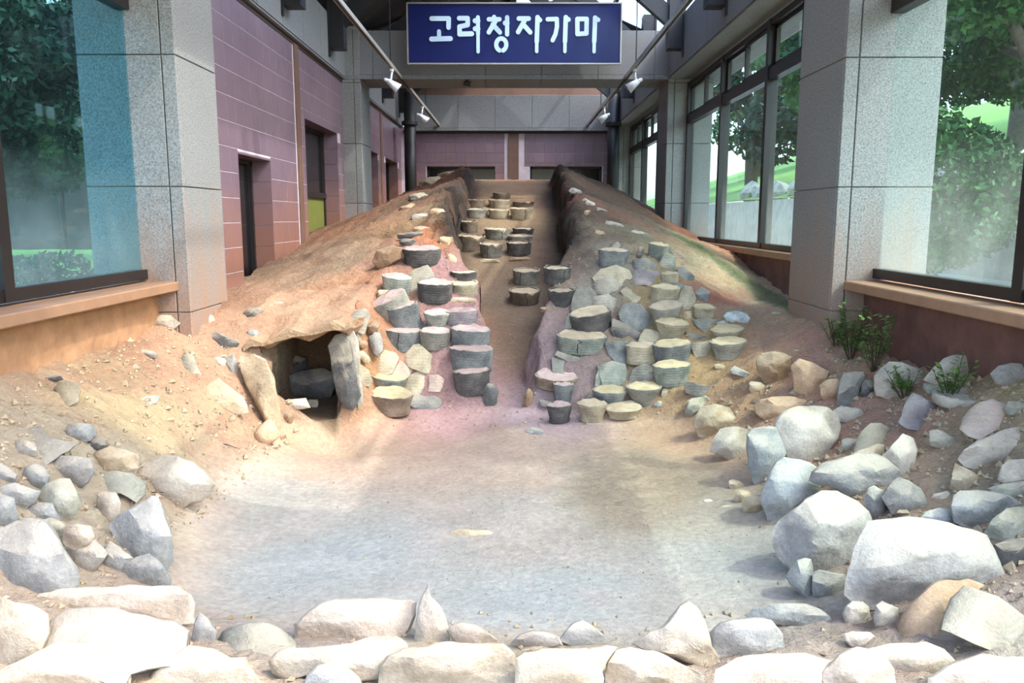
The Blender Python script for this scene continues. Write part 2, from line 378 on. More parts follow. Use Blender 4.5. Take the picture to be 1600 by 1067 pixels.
def surf_noise(x, y):
    s = surf(x, y)
    pit = sstep(.03, .16, s)
    s = s + pit * (0.04 * fbm(x, y, 1.6, 5, 3) + 0.04 * fbm(x, y, 4.5, 5, 9, True) + .02 * fbm(x, y, 11, 3, 19, True)) + (1 - pit) * 0.008 * fbm(x, y, 2.0, 4, 5)
    # peeling flakes of mud on the right of the pit floor
    fl = np.exp(-(((x - .55) / .55) ** 2 + ((y - 4.75) / .75) ** 2)) * (1 - pit)
    s = s + fl * 0.035 * np.maximum(0, fbm(x, y, 7, 4, 23, True))
    return s
def height(x, y, hole=True):
    m, h = masks(x, y)
    fl = chan_z(y) + 0.018 * fbm(x, y, 2.5, 5, 12)
    z = surf_noise(x, y)
    # ragged crests beside the firing chamber
    cr = np.exp(-((x - chan_l(y) + .06) / .16) ** 2) + np.exp(-((x - chan_r(y) - .06) / .16) ** 2)
    z = z + cr * sstep(7.6, 8.3, y) * (1 - sstep(14.2, 14.8, y)) * 0.085 * fbm(x, y, 5, 4, 44, True)
    z = z * (1 - m) + np.minimum(fl, z + .02) * m
    if hole: z = z * (1 - h) + np.minimum(z, 0.05 + 0.01 * fbm(x, y, 6, 3, 2)) * h
    return z

ys = np.concatenate([np.arange(1.2, 2.4, .05), np.arange(2.4, 8.6, .026), np.arange(8.6, 15.4, .04), np.arange(15.4, 19.45, .2)])
xs = np.arange(-2.72, 2.7201, .03)
GX, GY = np.meshgrid(xs, ys)
GZ = height(GX.ravel(), GY.ravel()).reshape(GX.shape)
def zat(x, y):
    x = min(max(x, xs[0]), xs[-1] - 1e-6); y = min(max(y, ys[0]), ys[-1] - 1e-6)
    i = int(np.searchsorted(xs, x, 'right')) - 1; j = int(np.searchsorted(ys, y, 'right')) - 1
    i = min(i, len(xs) - 2); j = min(j, len(ys) - 2)
    fx = (x - xs[i]) / (xs[i + 1] - xs[i]); fy = (y - ys[j]) / (ys[j + 1] - ys[j])
    return float((GZ[j, i] * (1 - fx) + GZ[j, i + 1] * fx) * (1 - fy) + (GZ[j + 1, i] * (1 - fx) + GZ[j + 1, i + 1] * fx) * fy)
def hit(px, py):
    rx, rz = ray(px, py); Y = 1.25
    while Y < 19:
        if EYE.z + rz * Y < zat(rx * Y, Y) or abs(rx * Y) > 2.62: break
        Y += 0.02
    return Vector((rx * Y, Y, EYE.z + rz * Y))
# earth colours by place; cool sky tint painted into the front pit floor
KC = [
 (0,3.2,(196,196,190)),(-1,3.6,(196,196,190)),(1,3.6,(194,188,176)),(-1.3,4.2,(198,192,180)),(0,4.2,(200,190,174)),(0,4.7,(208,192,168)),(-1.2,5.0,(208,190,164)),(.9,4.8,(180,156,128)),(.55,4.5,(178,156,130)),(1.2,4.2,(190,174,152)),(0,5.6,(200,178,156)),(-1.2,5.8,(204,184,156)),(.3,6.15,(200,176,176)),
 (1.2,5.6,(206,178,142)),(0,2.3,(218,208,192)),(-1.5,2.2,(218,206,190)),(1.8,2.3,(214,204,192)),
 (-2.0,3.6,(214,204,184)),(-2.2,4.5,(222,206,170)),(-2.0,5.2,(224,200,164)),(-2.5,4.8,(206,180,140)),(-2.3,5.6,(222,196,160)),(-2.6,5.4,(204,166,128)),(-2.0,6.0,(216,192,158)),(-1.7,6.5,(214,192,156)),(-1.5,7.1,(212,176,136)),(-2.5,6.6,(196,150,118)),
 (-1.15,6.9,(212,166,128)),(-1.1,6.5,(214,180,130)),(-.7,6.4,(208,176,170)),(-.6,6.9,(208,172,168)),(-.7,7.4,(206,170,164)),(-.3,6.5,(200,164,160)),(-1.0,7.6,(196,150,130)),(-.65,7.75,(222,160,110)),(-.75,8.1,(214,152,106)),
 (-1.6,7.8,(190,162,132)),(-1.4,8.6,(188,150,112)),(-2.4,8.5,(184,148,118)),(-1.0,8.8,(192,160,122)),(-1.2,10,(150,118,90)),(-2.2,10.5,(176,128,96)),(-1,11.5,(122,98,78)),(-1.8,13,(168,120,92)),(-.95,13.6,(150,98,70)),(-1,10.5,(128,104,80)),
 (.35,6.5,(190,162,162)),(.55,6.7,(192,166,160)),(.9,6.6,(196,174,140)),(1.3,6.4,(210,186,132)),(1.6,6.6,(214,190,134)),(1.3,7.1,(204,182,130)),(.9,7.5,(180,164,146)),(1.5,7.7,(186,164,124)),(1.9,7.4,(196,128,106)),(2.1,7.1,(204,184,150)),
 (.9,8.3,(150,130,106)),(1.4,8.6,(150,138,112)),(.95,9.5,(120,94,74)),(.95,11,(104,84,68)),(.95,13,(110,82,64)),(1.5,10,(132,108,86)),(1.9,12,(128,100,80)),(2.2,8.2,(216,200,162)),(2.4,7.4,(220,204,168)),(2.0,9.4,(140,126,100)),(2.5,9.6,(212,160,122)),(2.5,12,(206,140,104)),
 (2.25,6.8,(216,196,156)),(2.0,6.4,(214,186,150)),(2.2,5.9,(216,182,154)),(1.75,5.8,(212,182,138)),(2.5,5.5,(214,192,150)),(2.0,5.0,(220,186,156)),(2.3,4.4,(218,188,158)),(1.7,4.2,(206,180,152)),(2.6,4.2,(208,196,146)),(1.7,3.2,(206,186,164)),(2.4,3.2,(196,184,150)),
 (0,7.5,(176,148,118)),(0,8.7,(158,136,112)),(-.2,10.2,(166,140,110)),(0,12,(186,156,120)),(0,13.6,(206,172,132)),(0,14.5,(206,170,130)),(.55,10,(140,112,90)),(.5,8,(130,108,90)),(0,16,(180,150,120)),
]
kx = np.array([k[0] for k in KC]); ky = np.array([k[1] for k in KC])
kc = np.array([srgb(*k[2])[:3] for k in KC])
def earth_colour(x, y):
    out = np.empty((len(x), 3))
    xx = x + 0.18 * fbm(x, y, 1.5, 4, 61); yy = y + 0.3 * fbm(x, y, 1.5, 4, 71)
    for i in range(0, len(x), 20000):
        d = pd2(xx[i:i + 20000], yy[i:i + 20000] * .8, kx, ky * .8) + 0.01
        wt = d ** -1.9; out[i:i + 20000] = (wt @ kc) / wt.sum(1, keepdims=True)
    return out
def paint(me, X, Y, Z=None):
    col = earth_colour(X, Y)
    m, h = masks(X, Y)
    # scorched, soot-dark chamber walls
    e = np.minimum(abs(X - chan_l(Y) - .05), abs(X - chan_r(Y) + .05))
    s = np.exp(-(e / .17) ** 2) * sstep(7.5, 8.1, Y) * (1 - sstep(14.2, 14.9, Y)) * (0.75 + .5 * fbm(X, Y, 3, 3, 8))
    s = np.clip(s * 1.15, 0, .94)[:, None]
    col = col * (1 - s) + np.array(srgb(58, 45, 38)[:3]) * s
    # moss at the outer foot of the mossy side, beside the window wall
    g = sstep(.05, .5, np.exp(-((X - np.interp(Y, [6, 7.2, 8.3, 9.3], [2.6, 2.5, 2.35, 1.95])) / .12) ** 2) * sstep(5.6, 6.4, Y) * (1 - sstep(9.2, 9.8, Y)) * (.75 + .8 * fbm(X, Y, 2.2, 4, 91)))[:, None] * .62
    col = col * (1 - g) + np.array(srgb(94, 118, 48)[:3]) * g
    # soot inside the stone firebox
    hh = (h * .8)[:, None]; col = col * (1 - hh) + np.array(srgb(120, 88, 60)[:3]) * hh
    at_ = me.color_attributes.new('Col', 'FLOAT_COLOR', 'POINT')
    at_.data.foreach_set('color', np.concatenate([col, (0.25 + .75 * sstep(.04, .14, surf(X, Y)) * (1 - .6 * m))[:, None]], 1).astype(np.float32).ravel())
gx = GX.ravel().copy(); gy = GY.ravel().copy(); gz = GZ.ravel()
# sideways roughness on steep chamber walls
slope = np.abs(np.gradient(GZ, xs, axis=1)).ravel(); k_ = np.clip((slope - 1.2) / 3, 0, 1)
gx2 = gx + k_ * 0.13 * fbm(gy * 1.0, gz, 5, 4, 77); gy2 = gy + k_ * 0.1 * fbm(gx, gz * 2, 6, 4, 78)
nx, ny = len(xs), len(ys)
idx = np.arange(nx * ny).reshape(ny, nx)
quads = np.stack([idx[:-1, :-1], idx[:-1, 1:], idx[1:, 1:], idx[1:, :-1]], -1).reshape(-1, 4)
me = bpy.data.meshes.new('ground')
me.vertices.add(nx * ny); me.vertices.foreach_set('co', np.stack([gx2, gy2, gz], 1).astype(np.float32).ravel())
me.loops.add(len(quads) * 4); me.loops.foreach_set('vertex_index', quads.ravel().astype(np.int32))
me.polygons.add(len(quads)); me.polygons.foreach_set('loop_start', np.arange(0, len(quads) * 4, 4, dtype=np.int32))
me.update(); me.validate(); me.polygons.foreach_set('use_smooth', np.ones(len(me.polygons), bool))
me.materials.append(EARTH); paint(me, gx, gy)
ground = link(bpy.data.objects.new('ground', me)); tag(ground, 'excavated earthen kiln pit with sloping firing chamber between two mounds', kind='structure')

# ---------------------------------------------------------------- the hall: floor, walls, pillars, beams
tag(MB().box(-3.2, 3.2, -1.5, 20.2, -.5, -.3).build('floor', M['conc']), kind='structure')
YP = (5.95, 12.8, 19.4)
XI, XO = 2.4, 3.1

def box_obj(name, x0, x1, y0, y1, z0, z1, mat, parent=None, bev=0.0):
    o = MB().box(x0, x1, y0, y1, z0, z1).build(name, mat, parent)
    if bev: bevelled(o, bev)
    return o
# granite pillars: a core and the facing slabs, one object per slab
def pillar(side, y0, y1, label, xin=XI):
    s = side; r = empty('pillar', (s * 2.75, y0, 0)); tag(r, label, kind='structure')
    xa, xb = sorted((s * xin, s * XO))
    c = box_obj('pillar_core', xa + .015, xb - .015, y0 + .015, y1 - .015, -.2, 4.5, M['conc'], None); c.parent = r; c.location = (-s * 2.75, -y0, 0)
    me_cache = {}
    zs = [-.1, .9, 1.82, 2.74, 3.66, 4.45]
    def slab(x0, x1, ya, yb, z0, z1):
        dx, dy, dz = x1 - x0, yb - ya, z1 - z0
        k = (round(dx, 3), round(dy, 3), round(dz, 3))
        if k not in me_cache:
            o = MB().box(-dx / 2, dx / 2, -dy / 2, dy / 2, -dz / 2, dz / 2).build('granite_slab', M['granite'], r); me_cache[k] = o.data
        else: o = link(bpy.data.objects.new('granite_slab', me_cache[k]), r)
        bevelled(o, .004)
        o.location = ((x0 + x1) / 2 - s * 2.75, (ya + yb) / 2 - y0, (z0 + z1) / 2)
    for a, b in zip(zs[:-1], zs[1:]):
        g = .004
        xin_, xe = s * xin, s * (xin + .1)
        for xx0, xx1 in (sorted((xin_, xe - s * g)), sorted((xe + s * g, s * XO))):
            slab(xx0, xx1, y0 - .01, y0 + .02, a + g, b - g)
        slab(*sorted((xin_ - s * .001, xin_ + s * .02)), y0 + .024, y1, a + g, b - g)
        slab(*sorted((s * XO, s * (XO - .02))), y0 + .024, y1, a + g, b - g)
pillar(-1, 5.9, 6.66, 'granite pillar with rusty splash marks beside the tinted window bay')
pillar(1, 6.0, 6.92, 'granite pillar with its shaded inner face, beside the large plain pane')
pillar(-1, 12.8, 13.6, 'narrow granite pillar between the first and second tiled wall bays', 2.37)
pillar(1, 12.8, 13.6, 'granite pillar carrying the cross beam at the window wall')
pillar(1, 18.9, 19.4, 'sunlit granite pilaster in the far corner by the windows', 2.45)

def beam_y(side, xa, xb, y0, y1, label):      # granite edge beam along the hall
    r = empty('side_beam', (side * 2.6, y0, 3.72)); tag(r, label, kind='structure')
    x0, x1 = sorted((side * xa, side * xb))
    c = box_obj('beam_core', x0 + .012, x1 - .012, y0, y1, 3.73, 4.42, M['conc'], None); c.parent = r; c.location = (-side * 2.6, -y0, -3.72)
    n = int((y1 - y0) / .87); st = (y1 - y0) / n; mf = mu = None
    for i in range(n):
        if mf is None:
            p = MB().box(-.01, .01, -st / 2 + .004, st / 2 - .004, -.345, .345).build('granite_slab', M['granite_beam'], r); mf = p.data
            q = MB().box(-(x1 - x0) / 2, (x1 - x0) / 2, -st / 2 + .004, st / 2 - .004, -.01, .01).build('granite_slab', M['granite_beam'], r); mu = q.data
        else:
            p = link(bpy.data.objects.new('granite_slab', mf), r); q = link(bpy.data.objects.new('granite_slab', mu), r)
        p.location = (side * xa - side * 2.6, (i + .5) * st, .36); q.location = ((x0 + x1) / 2 - side * 2.6, (i + .5) * st, 0)
beam_y(-1, 2.6, 3.25, 1.2, 19.4, 'granite edge beam over the tiled wall')
beam_y(1, 2.4, 3.25, 1.2, 19.4, 'granite edge beam over the windows')
def beam_x(y0, y1, z0, z1, label, x0=-2.6, x1=2.4):
    r = empty('cross_beam', (0, y0, z0)); tag(r, label, kind='structure')
    c = box_obj('beam_core', x0, x1, y0 + .012, y1, z0 + .012, z1 - .005, M['conc'], None); c.parent = r; c.location = (0, -y0, -z0)
    edges = [x0] + [e for e in (-2.17, -1.30, -.43, .44, 1.31, 2.18) if x0 + .1 < e < x1 - .1] + [x1]
    for a, b in zip(edges[:-1], edges[1:]):
        bevelled(MB().box(a + .004, b - .004, 0, .02, .06, z1 - z0).build('granite_slab', M['granite_beam'], r), .003)
        MB().box(a + .004, b - .004, -.02, y1 - y0, -.01, .055).build('granite_slab', M['granite_beam'], r)
beam_x(12.8, 13.65, 3.72, 4.43, 'granite cross beam in front of which the blue sign hangs')
beam_x(19.25, 19.9, 3.62, 4.42, 'far granite cross beam over the tiled end wall', -2.45, 2.45)
# front beam and gable of the glazed end the photograph was taken through (above the view)
tag(box_obj('front_beam', -3.25, 3.25, 1.2, 1.7, 3.72, 4.45, M['granite_beam']), 'granite beam over the open front end', kind='structure')

# ---------------------------------------------------------------- tiled walls
TS = .2345
def tiled_wall(name, label, blocks, tile_spots, tmesh, rot, limit=300, near=lambda s: s[1]):
    r = empty(name); tag(r, label, kind='structure')
    mb = MB()
    for b in blocks: mb.box(*b)
    mb.build('grout_bed', M['grout'], r)
    tile_spots.sort(key=near)
    for s in tile_spots[:limit]:
        o = link(bpy.data.objects.new('tile', tmesh), r); o.location = s[:3]; o.scale = s[3]
    if tile_spots[limit:]:
        m2 = MB()
        for (x, y, z, sc_) in tile_spots[limit:]:
            if rot: m2.box(x - .004, x + .004, y - TS / 2 * sc_[1] + .003, y + TS / 2 * sc_[1] - .003, z - TS / 2 * sc_[2] + .003, z + TS / 2 * sc_[2] - .003)
            else: m2.box(x - TS / 2 + .003, x + TS / 2 - .003, y + .004, y + .012, z - TS / 2 * sc_[2] + .003, z + TS / 2 * sc_[2] - .003)
        tag(m2.build('far_tiles', M['tile'], r), kind='stuff')
    return r
def tile_mesh(axis):
    h = TS / 2 - .003; b = .004
    v = []; 
    for d, k in ((-.004, h), (.002, h), (.004, h - b)):
        for (p, q) in ((-k, -k), (k, -k), (k, k), (-k, k)):
            v.append((d, p, q) if axis == 'x' else (p, .008 - d, q))
    f = []
    for L in (0, 4):
        for i in range(4):
            j = (i + 1) % 4; f.append((L + i, L + j, L + 4 + j, L + 4 + i))
    f.append((8, 9, 10, 11)); f.append((3, 2, 1, 0))
    if axis != 'x': f = [tuple(reversed(q)) for q in f]
    me = bpy.data.meshes.new('tile'); me.from_pydata(v, [], f); me.update(); me.materials.append(M['tile']); return me
XW = -2.66
niches = [(7.87, 8.92, 0.5, 2.22), (10.45, 12.35, .5, 2.86), (14.3, 16.0, .5, 2.84), (16.95, 18.7, .5, 2.84)]
def in_niche(y, z, m=.02): return any(a - TS / 2 + m < y < b + TS / 2 - m and z < t + TS / 2 - m for a, b, _, t in niches)
spots = []
y = 6.70 + TS / 2
cols = []
while y < 19.25:
    cols.append(y); y += TS
for y in cols:
    if any(abs(y - c) < .13 for c in (10.12, 16.4)) or 12.75 < y < 13.65: continue
    for k in range(14):
        z = 3.66 - TS * (k + .5)
        if z < .95 or (y > 10 and z < 1.0): continue
        hit_n = False; sy = sz = 1.0; yy, zz = y, z
        for a, b, _, t in niches:
            lo, hi = y - TS / 2, y + TS / 2
            if hi > a + .01 and lo < b - .01 and z - TS / 2 < t - .01:
                if z + TS / 2 > t + .04:
                    z0 = t; sz = (z + TS / 2 - z0) / TS; zz = (z + TS / 2 + z0) / 2
                elif lo < a - .04: sy = (a - lo) / TS; yy = (lo + a) / 2
                elif hi > b + .04: sy = (hi - b) / TS; yy = (b + hi) / 2
                else: hit_n = True
        if not hit_n: spots.append((XW, yy, zz, (1, sy, sz)))
blocks = []; prev = 6.66
for a, b, _, t in niches:
    blocks += [(-2.95, XW, prev, a, 0, 3.68), (-2.95, XW, a, b, t, 3.68)]; prev = b
blocks.append((-2.95, XW, prev, 19.4, 0, 3.68))
tmx, tmy = tile_mesh('x'), tile_mesh('y')
wall = tiled_wall('wall_left', 'pink tiled wall with deep window niches and rust marks near the earth', blocks, spots, tmx, True, 290)
# niche linings of tiles (far jamb and head) and what is set in each niche
for i, (a, b, z0, t) in enumerate(niches):
    n = 0
    z = t - TS / 2
    while z > .8:
        mm = MB().box(-2.9, XW + .003, b - .012, b + .002, z - TS / 2 + .003, z + TS / 2 - .003).build('tile', M['tile'], wall); z -= TS
    MB().box(-2.9, XW + .004, a, b, t - .012, t + .01).build('niche_head', M['tile'], wall)
for y in (10.12, 16.4):
    MB().box(XW - .02, XW + .02, y - .09, y + .09, .8, 3.68).build('vertical_channel', M['channel'], wall)
MB().box(XW - .05, XW + .012, 6.66, 19.3, 3.66, 3.73).build('shadow_gap_channel', M['bronze'], wall)

def niche_window(n, y0, y1, z0, z1, zmid=None):
    r = empty('window_%d' % n, (-2.9, (y0 + y1) / 2, z0)); tag(r, kind='structure')
    L = lambda o: (setattr(o, 'location', (2.9, -(y0 + y1) / 2, -z0)), o)[1]
    zb = zmid if zmid else z0
    m = MB().box(-2.93, -2.86, y0, y0 + .06, z0, z1).box(-2.93, -2.86, y1 - .06, y1, z0, z1).box(-2.93, -2.86, y0, y1, z1 - .06, z1)
    if zmid: m.box(-2.93, -2.85, y0, y1, zmid - .04, zmid + .04)
    L(m.build('window_frame', M['frame'], r))
    L(MB().box(-2.92, -2.9, y0 + .05, y1 - .05, zb, z1 - .05).build('pane', M['dark_room'], r))
    if zmid:
        L(MB().box(-2.92, -2.885, y0 + .06, y1 - .06, z0, zmid - .04).build('green_panel', M['panel_green'], r))
        L(MB().box(-2.89, -2.88, y0 + .03, y1 - .03, z0, z0 + .02).build('panel_trim', M['sill'], r))
niche_window(1, 7.87, 8.92, .6, 2.22)
niche_window(2, 10.45, 12.35, .9, 2.86, 1.92)
niche_window(3, 14.3, 16.0, 1.0, 2.84, 1.95)
niche_window(4, 16.95, 18.7, 1.0, 2.84, 1.95)

# end wall
YB = 19.4
bo = [(-2.07, -.40, 2.80), (.40, 2.12, 2.80)]
sp2 = []
x = -2.55 + TS / 2
while x < 2.5:
    for k in range(9):
        z = 3.58 - TS * (k + .5)
        if abs(x - .01) < .2: continue
        if z < 1.5: continue
        ok = True; zz, sz = z, 1
        for a, b, t in bo:
            if x + TS / 2 > a + .05 and x - TS / 2 < b - .05 and z - TS / 2 < t - .01:
                if z + TS / 2 > t + .05: zz = (z + TS / 2 + t) / 2; sz = (z + TS / 2 - t) / TS
                else: ok = False
        if ok: sp2.append((x, YB - .012, zz, (1, 1, sz)))
    x += TS
wb = tiled_wall('wall_back', 'pink tiled end wall with two dark openings', [(-3.2, -2.07, YB, YB + .3, 0, 3.72), (-.40, .40, YB, YB + .3, 0, 3.62), (2.12, 3.2, YB, YB + .3, 0, 3.72), (-2.07, -.4, YB, YB + .3, 2.8, 3.62), (.4, 2.12, YB, YB + .3, 2.8, 3.62)], sp2, tmy, False, 300, lambda s: -s[2])
MB().box(-.12, .13, YB - .03, YB + .02, 0, 3.6).build('centre_post', M['channel'], wb)
MB().box(-2.6, 2.6, YB - .06, YB + .02, 3.56, 3.63).build('shadow_gap_channel', M['steel'], wb)
for i, (a, b, t) in enumerate(bo):
    r = empty('window_%d' % (5 + i), ((a + b) / 2, YB + .2, 1)); tag(r, kind='structure')
    q = MB().box(a, a + .05, YB + .1, YB + .2, 1, t).box(b - .05, b, YB + .1, YB + .2, 1, t).box(a, b, YB + .1, YB + .2, t - .05, t).build('window_frame', M['frame'], r); q.location = (-(a + b) / 2, -YB - .2, -1)
    q = MB().box(a, b, YB + .2, YB + .22, 1, t).build('pane', M['dark_room'], r); q.location = (-(a + b) / 2, -YB - .2, -1)
# black steel posts at the far corners
def post(x, y, label):
    r = empty('steel_post', (x, y, 0)); tag(r, label, 'post', 'steel posts in the far corners')
    MB().tube((0, 0, 1), (0, 0, 4.3), .13, seg=16).build('shaft', M['steel'], r, True)
    MB().tube((0, 0, 3.62), (0, 0, 3.7), .18, seg=16).build('collar', M['steel'], r)
post(-2.3, 18.2, 'black round steel post in the far corner by the tiled wall')
post(2.25, 18.4, 'black round steel post in the far corner by the windows')

# ---------------------------------------------------------------- windows of the two long sides
def window_bay(n, side, y0, y1, z0, z1, ztr, posts, glass, halves=True):
    X = side * 2.75; r = empty('window_%d' % n, (X, (y0 + y1) / 2, z0)); tag(r, kind='structure')
    off = (-X, -(y0 + y1) / 2, -z0)
    def add(mb, name, mat):
        o = mb.build(name, mat, r); o.location = off; return o
    xa, xb = X - .05, X + .05
    f = MB().box(xa, xb, y0, y1, z0, z0 + .07).box(xa, xb, y0, y1, z1 - .07, z1).box(xa, xb, y0, y1, ztr - .06, ztr + .06).box(xa, xb, y0, y0 + .08, z0, z1).box(xa, xb, y1 - .08, y1, z0, z1)
    add(f, 'window_frame', M['frame'])
    ed = [y0] + posts + [y1]
    for p in posts: add(MB().box(xa - .01, xb + .01, p - .045, p + .045, z0, z1), 'mullion', M['frame'])
    for a, b in zip(ed[:-1], ed[1:]):
        add(MB().box(X - .006, X + .006, a + .03, b - .03, z0 + .05, ztr - .04), 'pane', glass)
        m = (a + b) / 2
        for (c, d, dx) in ((a + .05, m + .01, -.015), (m - .01, b - .05, .015)):
            s = MB().box(X + dx - .015, X + dx + .015, c, c + .05, ztr + .06, z1 - .06).box(X + dx - .015, X + dx + .015, d - .05, d, ztr + .06, z1 - .06)
            s.box(X + dx - .015, X + dx + .015, c, d, ztr + .06, ztr + .11).box(X + dx - .015, X + dx + .015, c, d, z1 - .11, z1 - .06)
            o = add(s, 'sash', M['frame'])
            add(MB().box(X + dx - .003, X + dx + .003, c + .04, d - .04, ztr + .1, z1 - .1), 'pane', glass)
window_bay(7, 1, 6.92, 12.8, 1.25, 3.66, 3.1, [8.8, 10.7], M['glass'])
window_bay(8, 1, 13.6, 18.9, 1.35, 3.66, 3.1, [15.3, 17.1], M['glass'])
window_bay(9, 1, 1.4, 6.1, 1.15, 3.7, 3.1, [4.25], M['glass'])
window_bay(10, -1, 1.4, 6.0, 1.15, 3.7, 3.1, [4.25], M['glass_blue'])
def wall_low(name, side, y0, y1, z1, mat, label):
    x0, x1 = sorted((side * 2.64, side * 3.0))
    # rough, hand-trowelled inner face
    n, k = int((y1 - y0) / .04), int(z1 / .04)
    V = []; Fc = []
    for j in range(k + 1):
        for i in range(n + 1):
            yy = y0 + (y1 - y0) * i / n; zz = -.05 + (z1 + .05) * j / k
            d = .025 * float(fbm(np.array([yy]), np.array([zz]), 4, 3, 5)[0])
            V.append((side * 2.64 - side * d, yy, zz))
    for j in range(k):
        for i in range(n):
            q = (j * (n + 1) + i, j * (n + 1) + i + 1, (j + 1) * (n + 1) + i + 1, (j + 1) * (n + 1) + i)
            Fc.append(q if side < 0 else tuple(reversed(q)))
    m = len(V); V += [(side * 3, y0, -.05), (side * 3, y1, -.05), (side * 3, y1, z1), (side * 3, y0, z1)]
    Fc += [(m, m + 1, m + 2, m + 3), (k * (n + 1), k * (n + 1) + n, m + 2, m + 3)]
    tag(mesh_obj(name, V, Fc, mat, None, True), label, kind='structure')
wall_low('wall_left_low', -1, 1.3, 5.95, 1.09, M['plaster'], 'rough orange plastered wall under the tinted window')
wall_low('wall_right_low', 1, 1.3, 6.05, 1.09, M['plaster_red'], 'red brown plastered wall under the large pane')  # plaster darker and redder than the wall opposite
wall_low('wall_right_far', 1, 6.9, 18.95, 1.22, M['plaster_red'], 'dark red plastered wall under the further windows')
def sill(n, side, y0, y1, z, xin=2.48):
    x0, x1 = sorted((side * xin, side * 2.82))
    tag(bevelled(MB().box(x0, x1, y0, y1, z, z + .07).build('trim_%d' % n, M['sill']), .008), 'brown metal window sill', kind='structure')
sill(1, -1, 1.3, 5.9, 1.06); sill(2, 1, 1.3, 5.98, 1.06); sill(3, 1, 6.92, 12.8, 1.19, 2.6); sill(4, 1, 13.6, 18.9, 1.28, 2.6)

# ---------------------------------------------------------------- roof: one slope closed, one glazed
RID, EAV = 6.3, 4.45
roof = empty('ceiling'); tag(roof, 'gabled roof, one slope closed and dark, the other glazed', kind='structure')
def slope_pt(side, x): return RID - (RID - EAV) * abs(x) / 2.6
MB().bar((-1.6, 11, (RID + EAV) / 2 + .2), (-1.6, 11.01, (RID + EAV) / 2 + .2), .01, .01)
def roof_panel(name, side, x0, x1, y0, y1, mat, th=.04, dz=.12):
    v = []
    for x, dzz in ((x0, dz), (x1, dz), (x1, dz + th), (x0, dz + th)):
        for y in (y0, y1): v.append((side * x, y, slope_pt(side, x) + dzz))
    f = [(0, 1, 3, 2), (2, 3, 5, 4), (4, 5, 7, 6), (6, 7, 1, 0), (0, 2, 4, 6), (1, 7, 5, 3)]
    return mesh_obj(name, v, f, mat, roof)
for i in range(8):
    y0 = 2.65 + i * 2.15
    roof_panel('roof_panel', -1, -.02, 3.5, y0, y0 + 2.13, M['steel'])
    for j in range(3):
        roof_panel('pane', 1, .03 + j * 1.15, 1.15 + j * 1.15 - .02, y0 + .02, y0 + 2.12, M['glass_roof'], .012)
for s in (-1, 1): roof_panel('roof_panel', s, 0, 3.5, 1.2, 2.65, M['steel'])
for x in (.8, 1.7):
    for s in (-1, 1):
        a = (s * x, 1.2, slope_pt(1, x) + .04); b = (s * x, 19.9, slope_pt(1, x) + .04)
        MB().bar(a, b, .05, .09).build('purlin', M['steel'], roof)
MB().bar((0, 1.2, RID), (0, 19.9, RID), .14, .2).build('ridge_beam', M['steel'], roof)
# eave slabs outside the beams
for s in (-1, 1):
    x0, x1 = sorted((s * 3.2, s * 3.65)); MB().box(x0, x1, 1.2, 19.9, 3.95, 4.3).build('eave', M['conc'], roof)
MB().box(-2.9, 2.9, 19.7, 19.9, 4.2, 5.4).build('gable_base', M['channel'], roof)
v = [(-2.7, 19.9, 4.4), (2.7, 19.9, 4.4), (0, 19.9, RID + .1), (-2.7, 20.0, 4.4), (2.7, 20.0, 4.4), (0, 20.0, RID + .1)]
mesh_obj('gable', v, [(0, 1, 2), (5, 4, 3), (0, 3, 4, 1), (1, 4, 5, 2), (2, 5, 3, 0)], M['glass_roof'], roof)
v = [(-3.2, 1.2, 4.4), (3.2, 1.2, 4.4), (0, 1.2, RID + .3), (-3.2, 1.3, 4.4), (3.2, 1.3, 4.4), (0, 1.3, RID + .3)]
mesh_obj('gable', v, [(0, 1, 2), (5, 4, 3), (0, 3, 4, 1), (1, 4, 5, 2), (2, 5, 3, 0)], M['render_white'], roof)
MB().box(-2.4, 2.4, 13.6, 14.0, 3.95, 4.1).build('timber_strip', M['channel'], roof)

# roof trusses: one thing each, feet on the granite beams
truss_names = ['nearest one', 'before the sign', 'above the sign', 'behind the sign', 'deep in the hall', 'at the end wall']
first = None
for k, y in enumerate((7.2, 9.5, 11.8, 14.1, 16.4, 18.7)):
    t = empty('roof_truss', (0, y, 3.95))
    tag(t, 'black roof truss with box feet on granite beams, ' + truss_names[k], 'truss', 'roof trusses along the hall')
    for s in (-1, 1):
        bx, xw = (2.6, 0) if s < 0 else (2.4, 0)
        MB().box(*sorted((s * (bx - .22), s * bx)), -.12, .12, 0, 1.0).build('foot', M['steel'], t)
        MB().box(*sorted((s * (bx - .03), s * bx)), -.16, -.10, -.12, 1.0).build('foot_plate', M['steel'], t)
        MB().bar((s * (bx - .1), 0, .35), (0, 0, RID - 3.95 - .1), .14, .22).build('rafter', M['steel'], t)
        MB().bar((s * 1.3, 0, RID - 3.95 - 1.0), (s * .1, 0, 1.0), .1, .14).build('strut', M['steel'], t)
    MB().bar((-1.8, 0, 1.0), (1.8, 0, 1.0), .08, .12).build('tie', M['steel'], t)
    # diagonal wind braces that run to the next truss in the roof plane
for y in (11.8, 14.1, 16.4):
    for s in (-1, 1):
        MB().bar((s * 2.4, y, slope_pt(1, 2.4)), (s * .2, y + 2.2, slope_pt(1, .2)), .1, .1).build('wind_brace', M['steel'], roof)

